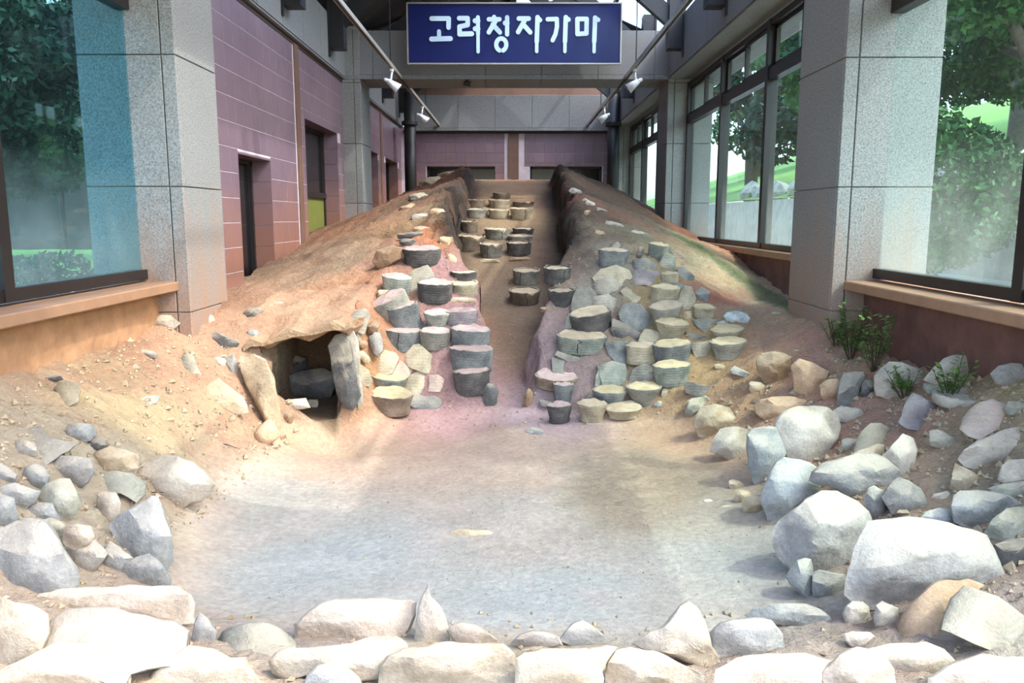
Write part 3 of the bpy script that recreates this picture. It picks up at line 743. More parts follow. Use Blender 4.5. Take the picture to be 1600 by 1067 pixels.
# ---------------------------------------------------------------- hanging sign
sg = empty('hanging_sign', (0.015, 12.5, 4.315)); tag(sg, 'navy blue hanging sign with pale rounded Korean lettering, before the granite beam', 'sign')
SW, SH = 3.19, .86
bevelled(MB().box(-SW / 2, SW / 2, -.02, .03, -SH / 2, SH / 2).build('sign_board', M['sign_blue'], sg), .003)
for (x0, x1, z0, z1) in ((-SW / 2 - .01, SW / 2 + .01, SH / 2 - .008, SH / 2 + .012), (-SW / 2 - .01, SW / 2 + .01, -SH / 2 - .012, -SH / 2 + .008), (-SW / 2 - .012, -SW / 2 + .008, -SH / 2, SH / 2), (SW / 2 - .008, SW / 2 + .012, -SH / 2, SH / 2)):
    MB().box(x0, x1, -.035, .035, z0, z1).build('sign_frame', M['alu'], sg)
for x in (-.98, .93): MB().tube((x, 0, SH / 2), (x, 0, 1.3), .006, seg=6).build('hanger_wire', M['steel'], sg)
def stroke(mb, pts, wd, flat=False):
    # a rounded thick line as an extruded band with round ends; pts in sign zoom pixels
    k = SW / 1517.0
    P = [((x - 793) * k, (246 - y) * k) for x, y in pts]; r = wd * k / 2
    for (a, b) in zip(P[:-1], P[1:]):
        d = Vector((b[0] - a[0], b[1] - a[1])); L = d.length; ang = math.atan2(d.y, d.x); out = []
        for i in range(9): t = ang + PI / 2 + PI * i / 8; out.append((a[0] + r * math.cos(t), a[1] + r * math.sin(t)))
        for i in range(9): t = ang - PI / 2 + PI * i / 8; out.append((b[0] + r * math.cos(t), b[1] + r * math.sin(t)))
        n = len(mb.v); m = len(out)
        yf = -.034 - .0004 * (len(mb.f) % 5)
        mb.v += [(x, yf, z) for x, z in out] + [(x, -.019, z) for x, z in out]
        mb.f.append(tuple(n + i for i in range(m)))
        for i in range(m): j = (i + 1) % m; mb.f.append((n + i, n + m + i, n + m + j, n + j))
circ = lambda cx, cy, rx, ry, a0=0, a1=360, n=16: [(cx + rx * math.cos(math.radians(a0 + (a1 - a0) * i / n)), cy + ry * math.sin(math.radians(a0 + (a1 - a0) * i / n))) for i in range(n + 1)]
glyphs = [
 [([(207, 145), (328, 145), (326, 205)], 32), ([(258, 232), (258, 275)], 28), ([(204, 284), (338, 281)], 34)],
 [([(402, 143), (462, 143), (462, 188), (404, 200), (404, 250)], 32), ([(404, 250), (490, 248)], 34), ([(515, 160), (535, 160)], 34), ([(515, 214), (535, 214)], 34), ([(535, 137), (535, 250)], 28), ([(535, 250), (535, 370)], 24)],
 [([(612, 150), (688, 150)], 30), ([(650, 135), (652, 150)], 30), ([(660, 160), (612, 238)], 32), ([(640, 185), (690, 238)], 32), ([(728, 175), (742, 175)], 34), ([(742, 137), (742, 252)], 30), (circ(700, 322, 36, 42, -250, 70), 30)],
 [([(825, 145), (895, 145)], 32), ([(868, 155), (820, 236)], 32), ([(852, 180), (906, 238)], 32), ([(958, 137), (953, 300)], 32), ([(953, 300), (953, 368)], 24), ([(960, 142), (976, 155)], 30)],
 [([(1030, 150), (1094, 148), (1096, 200), (1086, 250), (1066, 292)], 30), ([(1158, 137), (1154, 300)], 32), ([(1154, 300), (1154, 368)], 24), ([(1160, 142), (1178, 152)], 30)],
 [([(1240, 148), (1306, 148), (1306, 246), (1242, 250), (1240, 148)], 31), ([(1366, 140), (1362, 300)], 32), ([(1362, 300), (1362, 370)], 24), ([(1370, 144), (1388, 154)], 30)],
]
for g in glyphs:
    mb = MB()
    for pts, wd in g: stroke(mb, pts, wd)
    mb.build('letter', M['sign_white'], sg)

# ---------------------------------------------------------------- light rails and spotlights
for s, nm in ((-1, 'tiled wall'), (1, 'windows')):
    t = empty('lighting_rail', (s * 1.745, 12, 3.73)); tag(t, 'long thin metal lighting rail on the side of the ' + nm, 'rail', 'lighting rails')
    MB().box(-.028, .028, -8.2, 7.3, -.02, .03).build('track', M['alu'], t)
    MB().box(-.012, .012, -8.2, 7.3, -.026, -.019).build('slot', M['steel'], t)
    for y in (-4.8, -.2, 4.4): MB().tube((0, y, .03), (0, y, 1.1), .008, seg=6).build('hanger_rod', M['steel'], t)
def spot_light(x, y, label, aim):
    t = empty('spotlight', (x, y, 3.70)); tag(t, label, 'spotlight', 'white spotlights on the rails')
    MB().box(-.02, .02, -.05, .05, -.03, .005).build('adapter', M['white'], t)
    MB().tube((0, 0, -.02), (-.02 * aim, 0, -.17), .016, seg=8).build('stem', M['white'], t, True)
    a = Vector((-.06 * aim, -.01, -.16)); b = Vector((.09 * aim, .02, -.27))
    MB().tube(a, b, .035, .075, 14).build('lamp_head', M['white'], t, True)
    MB().tube(b, b + (b - a) * .04, .06, .06, 14).build('lens', M['dark_room'], t)
    MB().tube(a - Vector((.05 * aim, 0, -.02)), a, .022, .03, 10).build('rear_cap', M['white'], t)
spot_light(-1.745, 11.9, 'white spotlight on the rail by the tiled wall, beside the blue sign', 1)
spot_light(-1.745, 15.8, 'small far white spotlight on the rail by the tiled wall', 1)
spot_light(1.745, 11.9, 'white spotlight on the rail by the windows, beside the blue sign', -1)
spot_light(1.745, 15.8, 'small far white spotlight on the rail by the windows', -1)
t = empty('beam_sensor', (-.72, 12.76, 3.71)); tag(t, 'small dark sensor lamp under the cross beam', 'sensor')
MB().tube((0, .1, 0), (0, .1, -.05), .03, seg=10).build('sensor_base', M['steel'], t); MB().tube((-.05, .05, -.06), (.06, .05, -.07), .03, .04, seg=10).build('sensor_head', M['frame'], t)

# ---------------------------------------------------------------- outside the windows
def leaf_cloud(name, mat, blobs, n, size, parent=None, seed=1):
    rnd = np.random.RandomState(seed); B = np.array(blobs, float); wt = B[:, 3] ** 2; wt /= wt.sum()
    k = rnd.choice(len(B), n, p=wt); d = rnd.normal(size=(n, 3)); d /= np.linalg.norm(d, axis=1, keepdims=True)
    r = B[k, 3] * rnd.uniform(.45, 1, n) ** .5; c = B[k, :3] + d * r[:, None] * np.array([1, 1, .8])
    a = rnd.normal(size=(n, 3)); a /= np.linalg.norm(a, axis=1, keepdims=True); b = np.cross(a, rnd.normal(size=(n, 3))); b /= np.linalg.norm(b, axis=1, keepdims=True)
    s = size * rnd.uniform(.6, 1.3, n)[:, None]
    V = np.stack([c - a * s, c + b * s * .45, c + a * s, c - b * s * .45], 1).reshape(-1, 3)
    me = bpy.data.meshes.new(name); me.vertices.add(4 * n); me.vertices.foreach_set('co', V.astype(np.float32).ravel())
    me.loops.add(4 * n); me.loops.foreach_set('vertex_index', np.arange(4 * n, dtype=np.int32))
    me.polygons.add(n); me.polygons.foreach_set('loop_start', np.arange(0, 4 * n, 4, dtype=np.int32)); me.update(); me.validate()
    me.materials.append(mat); return link(bpy.data.objects.new(name, me), parent)
def tree(x, y, z, h, r, label, mat, n=5000, size=.16, seed=1, group=None, low=.25):
    rnd = random.Random(seed); t = empty('tree', (x, y, z)); tag(t, label, 'tree', group)
    mb = MB(); p = Vector((0, 0, 0)); q = Vector((rnd.uniform(-.3, .3), rnd.uniform(-.3, .3), h * .45)); mb.tube(p, q, h * .035, h * .022, 10)
    blobs = []
    for i in range(9):
        a = rnd.uniform(0, 2 * PI); e = Vector((math.cos(a) * r * rnd.uniform(.3, .8), math.sin(a) * r * rnd.uniform(.3, .8), h * rnd.uniform(low + .15, .95)))
        mb.tube(p.lerp(q, rnd.uniform(.4, 1)), e, h * .014, h * .004, 7); blobs.append((*e, r * rnd.uniform(.35, .55)))
    mb.build('trunk', M['bark'], t, True)
    leaf_cloud('foliage', mat, blobs, n, size, t, seed)
    return t
def ground_patch(name, pts, mat, label, nx_=30, ny_=30, amp=.1):     # pts: function x,y -> z over a rectangle
    (x0, x1, y0, y1), fz = pts
    X, Y = np.meshgrid(np.linspace(x0, x1, nx_), np.linspace(y0, y1, ny_)); Z = np.vectorize(fz)(X, Y) + amp * fbm(X.ravel(), Y.ravel(), .5, 3, 4).reshape(X.shape)
    V = list(zip(X.ravel(), Y.ravel(), Z.ravel())); Fc = [(j * nx_ + i, j * nx_ + i + 1, (j + 1) * nx_ + i + 1, (j + 1) * nx_ + i) for j in range(ny_ - 1) for i in range(nx_ - 1)]
    return tag(mesh_obj(name, V, Fc, mat, None, True), label, kind='structure')
ground_patch('path', ((3.1, 9.2, -12, 46), lambda x, y: .45), M['paving'], 'pale paved ground outside the windows', 8, 20, 0)
ground_patch('lawn', ((9.2, 40, -12, 80), lambda x, y: 2.25 + max(0, x - 10) * .3), M['grass'], 'green lawn rising behind the retaining wall')
tag(MB().box(9.0, 9.4, -12, 60, .3, 2.2).build('garden_wall', M['conc']), 'stained concrete retaining wall', kind='structure')
ground_patch('yard_ground', ((-40, -3.1, -12, 60), lambda x, y: .45), M['paving'], 'paved ground outside the tinted window', 8, 8, 0)
ground_patch('lawn_strip', ((-18, -7.5, -6, 40), lambda x, y: .6), M['grass'], 'strip of lawn beyond the tinted window', 12, 20, .05)
ground_patch('forecourt', ((-12, 12, -14, 1.25), lambda x, y: -.02), M['paving'], 'paved forecourt at the open end', 6, 6, 0)
for i in range(12):
    rr = random.Random(50 + i); y = 12 + i * 2.3
    mb = bmesh.new(); bmesh.ops.create_icosphere(mb, subdivisions=2, radius=1)
    for v in mb.verts:
        v.co *= 1 + .35 * mnoise.noise(v.co * 1.3 + Vector((i * 9, 0, 0))); v.co.x *= .5; v.co.y *= rr.uniform(.7, 1.1); v.co.z *= rr.uniform(.35, .6)
    me_ = bpy.data.meshes.new('boulder'); mb.to_mesh(me_); mb.free(); me_.materials.append(M['grey'])
    o = link(bpy.data.objects.new('boulder', me_)); o.location = (10.7 + rr.uniform(0, .3), y, 2.5 + rr.uniform(0, .2))
    tag(o, 'grey garden boulder on the retaining wall outside the windows', 'boulder', 'boulders on the garden wall')
tree(8.2, 12.3, .4, 8.5, 3.3, 'broad leafy tree with a forked trunk outside the large pane', M['leaf'], 75000, .075, 3, None, -.02)
tree(13.0, 21, 2.9, 9, 3.4, 'bushy green tree on the lawn behind the first garden tree', M['leaf'], 16000, .13, 5)
for i, (x, y, h, lb) in enumerate(((14.5, 37, 10, 'tall tree on the rising lawn seen through the further windows'), (13.5, 46, 11, 'dense tree above the lawn beyond the narrow far windows'), (18, 28.5, 9, 'round tree high on the lawn, halfway along the windows'), (20, 17, 9, 'leafy tree at the top of the lawn beyond the large pane'), (17, 57, 12, 'furthest tall tree above the garden wall'), (27, 33, 13, 'tall dark tree rising behind the round one on the lawn'), (23, 52, 13, 'broad dark tree far up the wooded slope'), (28, 66, 15, 'highest tree of the wooded slope'))):
    tree(x, y, 2.25 + (x - 10) * .3, h, 3.8 if x < 21 else 5.5, lb, M['leaf_dark'] if i % 2 else M['leaf'], 6000, .24, 20 + i, None, .05)
# the other side: dark evergreens, a white building with a pale fascia
for i, (x, y, h_, lb) in enumerate(((-9, 12.5, 4.6, 'dark evergreen nearest the tinted window'), (-13, 18.2, 8, 'dark evergreen in front of the white building'), (-14.5, 12, 9, 'tall dark tree at the edge of the tinted window'), (-8.2, 18.5, 6, 'dark evergreen beside the pillar behind the tinted glass'))):
    tree(x, y, .5, h_, 2.5, lb, M['leaf_dark'], 22000, .085, 40 + i, None, .02)
b = empty('neighbour_building', (-14, 26, .4)); tag(b, 'white building with a pale deep fascia and dark glazed ground floor', 'building')
MB().box(-7, 7, -1, 6, 0, 6.7).build('dark_glazing', M['dark_room'], b)
MB().box(-7.5, 7.5, -1.6, 6.5, 6.7, 10).build('fascia', M['render_white'], b)
for x in (-6, -3, 0, 3, 6): MB().box(x - .06, x + .06, -1.1, -1.0, 0, 6.7).build('building_post', M['frame'], b)
mb = leaf_cloud('clipped_shrub', M['leaf_dark'], [(-5.6, 6.6 + i * .8, .8, .5) for i in range(5)], 5000, .05, None, 12); tag(mb, 'low clipped shrubs outside the tinted window', 'shrub')

# ---------------------------------------------------------------- builders of the kiln finds
def resample(P, n):
    P = [Vector(p) for p in P]; L = [(P[(i + 1) % len(P)] - P[i]).length for i in range(len(P))]; T = sum(L); out = []
    for i, p in enumerate(P):
        k = max(1, round(n * L[i] / T)); q = P[(i + 1) % len(P)]
        for j in range(k): out.append(p.lerp(q, j / k))
    return out
def rock(outline, mat, label, cat='stone', name='rock', depth=.6, group=None, seed=None, lean=.25, dy=0.0, top=.18, flat=False, rough=.035, hz=.78, Y=None):
    """a solid stone whose silhouette, seen from the open end, follows the outline; it has its own depth and stands on the earth"""
    xs_ = [p[0] for p in outline]; ys_ = [p[1] for p in outline]
    cx, cy = sum(xs_) / len(xs_), sum(ys_) / len(ys_); ymax, ymin = max(ys_), min(ys_)
    seed = seed if seed is not None else int(cx * 7 + cy * 13); rnd = random.Random(seed)
    if group and ('bank by the large' in group or 'heaped' in group):
        outline = [(cx + (x - cx) * 1.1, cy + (y - cy) * 1.1) for x, y in outline]
    if Y is None:
        Y = hit(min(max(cx, 4), 1596), min(cy + (ymax - cy) * hz, 1064)).y + dy
    sc_ = Y / F
    wd, ht = (max(xs_) - min(xs_)) * sc_, (ymax - ymin) * sc_
    T = depth * min(wd, ht) * .62
    n = 16 if min(wd, ht) < .12 else 26
    R = resample([(x, y, 0) for x, y in outline], n); n = len(R)
    Yc = Y + T * .5
    hw, hh = (max(xs_) - min(xs_)) / 2, (ymax - ymin) / 2
    rings = (1.0, .95, .86, .74, .6, .44, .28, .13) if n > 18 else (1.0, .9, .72, .5, .25)
    nr = len(rings); V = []
    tilt = rnd.uniform(-.25, .25)
    # cleavage planes that cut the front of the stone into flat faces
    pl = [(rnd.uniform(.72, .9), rnd.uniform(-.18, .18), rnd.uniform(-.1, .25))]
    a0 = rnd.uniform(0, 2 * PI)
    for q in range(5):
        t = a0 + q * 2 * PI / 5 + rnd.uniform(-.35, .35); g = rnd.uniform(.6, 1.6)
        pl.append((.62 + g * rnd.uniform(.38, .6), g * math.cos(t), g * math.sin(t)))
    pl.append((1.0, 0, -rnd.uniform(.5, .9)))      # an upward-facing shoulder
    def vert(x, y, dep):
        yy = Yc + dep * T - (y - cy) * sc_ * lean + tilt * (x - cx) * sc_ * .4
        return at(x, y, yy)
    def front(x, y, s):
        u, v = (x - cx) / hw, (y - cy) / hh
        d = min([h - gx_ * u - gy_ * v for h, gx_, gy_ in pl])
        return -max(-.1, min(d, 1.12 * math.sqrt(max(0, 1 - s ** 2.8))))
    for s in rings:
        for p in R:
            x = cx + (p.x - cx) * s; y = cy + (p.y - cy) * s; V.append(vert(x, y, front(x, y, s)))
    V.append(vert(cx, cy, front(cx, cy, 0))); cf = len(V) - 1
    b0 = len(V)
    for (s, d) in ((.9, .6), (.5, 1.0)): V += [vert(cx + (p.x - cx) * s, cy + (p.y - cy) * s, d) for p in R]
    V.append(vert(cx, cy, 1.05)); cb = len(V) - 1
    Fc = []
    for k in range(nr - 1):
        for i in range(n):
            j = (i + 1) % n; Fc.append((k * n + i, k * n + j, (k + 1) * n + j, (k + 1) * n + i))
    for i in range(n): j = (i + 1) % n; Fc.append(((nr - 1) * n + i, (nr - 1) * n + j, cf))
    for i in range(n):
        j = (i + 1) % n
        Fc.append((j, i, b0 + i, b0 + j)); Fc.append((b0 + j, b0 + i, b0 + n + i, b0 + n + j)); Fc.append((b0 + n + j, b0 + n + i, cb))
    c = vert(cx, cy, 0); V = [v - c for v in V]
    me = bpy.data.meshes.new(name); me.from_pydata([tuple(v) for v in V], [], Fc)
    bm = bmesh.new(); bm.from_mesh(me)
    bmesh.ops.recalc_face_normals(bm, faces=bm.faces)
    if max(wd, ht) > .25: bmesh.ops.subdivide_edges(bm, edges=bm.edges[:], cuts=1, use_grid_fill=True)
    bm.normal_update()
    sz = min(wd, ht); off = Vector((seed * .37, seed * .11, 0))
    f1 = 1.6 / max(sz, .06)
    for v in bm.verts:
        a = mnoise.fractal(v.co * f1 + off, 1.0, 2.2, 4)
        b = mnoise.noise(v.co * f1 * .8 - off)
        v.co += v.normal * (a * rough * 1.2 + (abs(b) - .25) * rough * 1.2) * sz
    bm.to_mesh(me); bm.free()
    me.polygons.foreach_set('use_smooth', [True] * len(me.polygons)); me.materials.append(M[mat])
    try: me.set_sharp_from_angle(angle=math.radians(38))
    except Exception: pass
    o = link(bpy.data.objects.new(name, me)); o.location = c
    return tag(o, label, cat, group)

def shard(outline, mat, label, ang=0.0, curve=.55, cat='shard', name='saggar_shard', group=None, lean=.6, th=.022, dy=-.02, Y=None, hz=.3, concave=False):
    """a broken piece of a saggar wall: a plate of fireclay bent round an axis (ang = direction of the axis in the view, degrees from upright)"""
    xs_ = [p[0] for p in outline]; ys_ = [p[1] for p in outline]
    cx, cy = (max(xs_) + min(xs_)) / 2, (max(ys_) + min(ys_)) / 2
    seed = int(cx * 7 + cy * 13); rnd = random.Random(seed)
    if Y is None: Y = hit(min(max(cx, 4), 1596), min(cy + (max(ys_) - cy) * hz, 1064)).y + dy
    if group and 'pile' in group and min(max(xs_) - cx, max(ys_) - cy) > 6:
        outline = [(cx + (x - cx) * 1.14, cy + (y - cy) * 1.14) for x, y in outline]
    sc_ = Y / F; a = math.radians(ang); ux, uy = math.cos(a), math.sin(a)
    R = resample([(x, y, 0) for x, y in outline], 22)
    R = [p + Vector((rnd.uniform(-1, 1), rnd.uniform(-1, 1), 0)) * .012 * (max(xs_) - min(xs_)) for p in R]; n = len(R)
    ext = max(abs((p.x - cx) * ux + (p.y - cy) * uy) for p in R)
    rad = ext / max(.05, math.sin(min(1.45, max(.05, curve * PI / 2))))
    sg = -1 if concave else 1
    def vert(x, y, t):
        u = (x - cx) * ux + (y - cy) * uy
        b = (rad - math.sqrt(max(0, rad * rad - u * u))) * sg
        yy = Y + b * sc_ + t - (y - cy) * sc_ * lean
        return at(x, y, yy)
    S = (1, .97, .8, .6, .4, .2); V = []
    k = 0.012 * min(1, Y / 6)
    for s in S: V += [vert(cx + (p.x - cx) * s, cy + (p.y - cy) * s, (th * .35 if s == 1 else 0)) for p in R]
    V.append(vert(cx, cy, 0)); cf = len(V) - 1; b0 = len(V)
    for s in (1, .97, .6): V += [vert(cx + (p.x - cx) * s, cy + (p.y - cy) * s, th * (.75 if s == 1 else 1)) for p in R]
    V.append(vert(cx, cy, th)); cb = len(V) - 1
    Fc = []
    for q in range(5):
        for i in range(n): j = (i + 1) % n; Fc.append((q * n + i, q * n + j, (q + 1) * n + j, (q + 1) * n + i))
    for i in range(n):
        j = (i + 1) % n; Fc.append((5 * n + i, 5 * n + j, cf)); Fc.append((j, i, b0 + i, b0 + j))
        for q in range(2): Fc.append((b0 + q * n + j, b0 + q * n + i, b0 + (q + 1) * n + i, b0 + (q + 1) * n + j))
        Fc.append((b0 + 2 * n + j, b0 + 2 * n + i, cb))
    c = vert(cx, cy, th / 2)
    me = bpy.data.meshes.new(name); me.from_pydata([tuple(v - c) for v in V], [], Fc)
    bm = bmesh.new(); bm.from_mesh(me); bmesh.ops.recalc_face_normals(bm, faces=bm.faces)
    off = Vector((seed * .3, 0, 0))
    for v in bm.verts: v.co += Vector((mnoise.noise(v.co * 14 + off), mnoise.noise(v.co * 14 + off + Vector((9, 0, 0))), mnoise.noise(v.co * 14 - off))) * .006
    bm.to_mesh(me); bm.free()
    me.polygons.foreach_set('use_smooth', [True] * len(me.polygons)); me.materials.append(M[mat])
    try: me.set_sharp_from_angle(angle=math.radians(45))
    except Exception: pass
    o = link(bpy.data.objects.new(name, me)); o.location = c
    return tag(o, label, cat, group)

def ell(cx, cy, w_, h_, rot=0, n=14):
    a = math.radians(rot)
    return [(cx + w_ / 2 * math.cos(t) * math.cos(a) - h_ / 2 * math.sin(t) * math.sin(a), cy + w_ / 2 * math.cos(t) * math.sin(a) + h_ / 2 * math.sin(t) * math.cos(a)) for t in [2 * PI * i / n for i in range(n)]]
def blk(cx, cy, w_, h_, rot=0, seed=0):
    r = random.Random(seed + int(cx)); a = math.radians(rot); out = []
    for (x, y) in ((-.5, -.3), (-.3, -.5), (.32, -.5), (.5, -.2), (.5, .3), (.25, .5), (-.3, .5), (-.5, .25)):
        x = (x + r.uniform(-.07, .07)) * w_; y = (y + r.uniform(-.07, .07)) * h_
        out.append((cx + x * math.cos(a) - y * math.sin(a), cy + x * math.sin(a) + y * math.cos(a)))
    return out

def saggar(px, rim, bot, wpx, mat, label, fill='fpink', tilt=14, roll=0, taper=.96, group=None, notch=0, heap=.01, back=1.0, dome=0.0, Y=None, crack=False):
    """a round fireclay saggar: thick turned wall, a clay packing inside; px = middle, rim / bot = front rim and foot in the view"""
    if Y is None: Y = hit(px, bot).y
    pile = group is not None and 'pile' in group
    if pile: wpx *= 1.13; rim -= (bot - rim) * .22; bot += (bot - rim) * .05; tilt *= .5; taper = taper ** .7
    foot = at(px, bot, Y - (.035 if pile else .01)); rnd = random.Random(int(px * 3 + bot))
    R = wpx / 2 * Y / F / math.cos(math.radians(4)); H = max(.04, (bot - rim) * Y / F / math.cos(math.radians(tilt)))
    root = empty(group and 'saggar' or 'saggar', tuple(foot), (math.radians(tilt), math.radians(roll), 0))
    if pile: root.scale = (1, .62, 1)
    tag(root, label, 'saggar', group)
    n = 36; prof = [(0, .94 * taper), (.06, .98 * taper), (.3, .955 * taper + .0), (.55, .965 * (taper * .5 + .5)), (.8, .985 * (taper * .25 + .75)), (.94, 1.0), (1.0, .985), (1.0, .88), (.93, .86), (.35, .86 * taper), (.3, 0)]
    V = []; na = rnd.uniform(0, 2 * PI)
    off = Vector((px, bot, 0))
    for (z, r) in prof[:-1]:
        for i in range(n):
            t = 2 * PI * i / n; zz = z
            if z > .5:
                d = mnoise.noise(Vector((math.cos(t) * 2.2, math.sin(t) * 2.2, 0)) + off) * (.05 if pile else .09) + mnoise.noise(Vector((math.cos(t) * 7, math.sin(t) * 7, 3)) + off) * .05
                zz += d * (z - .4) * 1.4
                if notch:
                    q = abs((t - (-PI / 2 + notch) + PI) % (2 * PI) - PI)
                    if q < .32: zz -= (.32 - q) * 1.3 * (z - .4)
            rr = R * r * (1 + .02 * mnoise.noise(Vector((math.cos(t) * 1.5, math.sin(t) * 1.5, z * 2)) + off) * 2)
            V.append((rr * math.cos(t), R + rr * math.sin(t), zz * H))
    k = len(prof) - 1; Fc = []
    for q in range(k - 1):
        for i in range(n): j = (i + 1) % n; Fc.append((q * n + i, q * n + j, (q + 1) * n + j, (q + 1) * n + i))
    V.append((0, R, .3 * H)); c = len(V) - 1
    for i in range(n): Fc.append(((k - 1) * n + i, (k - 1) * n + (i + 1) % n, c))
    Fc.append(tuple(reversed(range(n))))
    o = mesh_obj('saggar_wall', V, Fc, M[mat], root, True)
    try: o.data.set_sharp_from_angle(angle=math.radians(50))
    except Exception: pass
    if crack:
        a0 = -PI / 2 + rnd.uniform(-.6, .6); V2 = []; F2 = []
        for q in range(7):
            z = (.05 + .93 * q / 6) * H; a = a0 + mnoise.noise(Vector((q * 1.7, px, 0))) * .2; w2 = .018 * (1.6 if q in (2, 5) else 1)
            r = R * np.interp(z / H, [0, .06, .3, .55, .8, .94], [.9 * taper, .97 * taper, .955 * taper, .965 * (taper * .5 + .5), .985 * (taper * .25 + .75), 1.0]) + .0035
            V2 += [(r * math.cos(a - w2), R + r * math.sin(a - w2), z), (r * math.cos(a + w2), R + r * math.sin(a + w2), z)]
        F2 = [(2 * q, 2 * q + 1, 2 * q + 3, 2 * q + 2) for q in range(6)]
        mesh_obj('crack', V2, F2, M['steel'], root)
    # packed clay inside; in the piles it is banked up against the earth behind
    V = []; rings = (.0, .3, .6, .8, .875, .99)
    sl = (.12 if pile else .0) * R
    def top(r, t):
        b = .5 + .5 * math.sin(t)                       # 0 at the front, 1 at the back
        rr = r if r < .85 else (min(r, .868) * (1 - b * pile) + (r * 1.03) * b * pile)
        y_ = R * rr * math.sin(t)
        z = (.93 + dome * (1 - r * r)) * H + (heap * (1 - r) if r < .8 else 0) + sl * (y_ / R + .85) * .75 + .007 * mnoise.noise(Vector((r * math.cos(t) * 3, r * math.sin(t) * 3, 5)) + off) * (1 + pile)
        if r > .9: z -= .03 * (1 - b)
        return (R * rr * math.cos(t), R + y_, z)
    V.append(top(0, 0))
    for r in rings[1:]:
        for i in range(n): V.append(top(r, 2 * PI * i / n))
    Fc = [(0, 1 + i, 1 + (i + 1) % n) for i in range(n)]; L = len(rings) - 2
    for q in range(L):
        for i in range(n): j = (i + 1) % n; Fc.append((1 + q * n + i, 1 + (q + 1) * n + i, 1 + (q + 1) * n + j, 1 + q * n + j))
    V.append((0, R, .3 * H)); c = len(V) - 1
    for i in range(n): Fc.append((1 + L * n + (i + 1) % n, 1 + L * n + i, c))
    mesh_obj('clay_packing', V, Fc, M[fill], root, True)
    return root

# ---------------------------------------------------------------- saggars standing in the firing chamber
G = 'saggars standing in rows in the firing chamber'
for a in [
 (784, 302, 313, 28, 'sbrown', 'small saggar topping the highest group, alone at its peak', 'fsand', 4, 0),
 (743, 313, 326, 30, 'sbrown', 'brown saggar stacked on the pale-footed one, highest group, tiled-wall end', 'fsand', 4, 0),
 (780, 313, 327, 34, 'stan', 'split tan saggar directly under the peak of the highest group', 'fsand', 4, 0),
 (818, 316, 325, 34, 'sbrown', 'collapsed flat saggar on top of the widest one in the highest group', 'fsand', 4, 0),
 (744, 328, 342, 36, 'sgrey', 'tapering grey saggar at the foot of the highest group, tiled-wall end', 'fsand', 5, 0),
 (779, 329, 343, 33, 'stan', 'tan saggar in the middle of the lowest course of the highest group', 'fsand', 5, 0),
 (815, 327, 345, 36, 'stan', 'wide sand-coloured saggar with a split front, highest group, window end', 'fsand', 5, 0),
 (733, 347, 366, 27, 'sbrown', 'lone tall narrow saggar between the highest and the second group', 'fsand', 5, 0),
 (777, 359, 376, 41, 'sgrey', 'saggar with a cracked top behind the second group', 'fsand', 5, 0),
 (818, 358, 369, 34, 'sdark', 'dark low saggar at the very back of the second group', 'fsand', 5, 0),
 (813, 370, 381, 39, 'sgrey', 'thin grey saggar stacked on the big dark one of the second group', 'fsand', 5, 0),
 (811, 381, 402, 40, 'sdark', 'big dark straight-sided saggar in front of the second group', 'fsand', 6, 0),
 (735, 371, 395, 44, 'sbrown', 'broken-topped brown saggar at the tiled-wall end of the second group', 'fsand', 6, 3),
 (767, 383, 405, 36, 'sgrey', 'cracked grey saggar on a clay pad, front of the second group', 'fsand', 6, 0),
 (724, 427, 440, 43, 'sdark', 'faint dark saggar behind the sand-capped one near the firebox pile', 'fsand', 6, 0),
 (725, 446, 466, 45, 'stan', 'sunlit sand-capped saggar lowest in the chamber beside the firebox pile', 'fsand', 9, 0),
 (823, 425, 449, 44, 'sgrey', 'square-looking saggar with a pale crack, lowest group, upper one', 'fsand', 6, 0),
 (872, 421, 446, 45, 'sdark', 'dark chipped saggar against the chamber wall, upper one of two', 'fsand', 6, 0),
 (820, 458, 479, 50, 'sbrown', 'crumbling broken saggar, lowest group, nearest the chamber middle', 'fsand', 8, 0),
 (878, 456, 482, 44, 'sdark', 'dark intact saggar against the chamber wall, lower one of two', 'fsand', 6, 0)]:
    saggar(*a, group=G, heap=.0, notch=(.5 if a[0] in (818, 735, 777, 820, 767) else 0), crack=a[0] in (780, 815, 777, 767, 823, 872, 820))
rock(blk(851, 484, 15, 9), 'brown', 'small clay lump on the chamber floor beside the crumbling saggar', 'clay lump', 'clay_lump')
rock(blk(813, 405, 36, 7), 'brown', 'flat clay pad under the big dark straight-sided saggar', 'clay pad', 'clay_pad')
rock(blk(766, 408, 30, 7), 'tan', 'flat clay pad under the cracked grey saggar', 'clay pad', 'clay_pad')
rock(blk(724, 470, 44, 10), 'tan', 'crumbled clay base below the sunlit sand-capped saggar', 'clay pad', 'clay_pad')

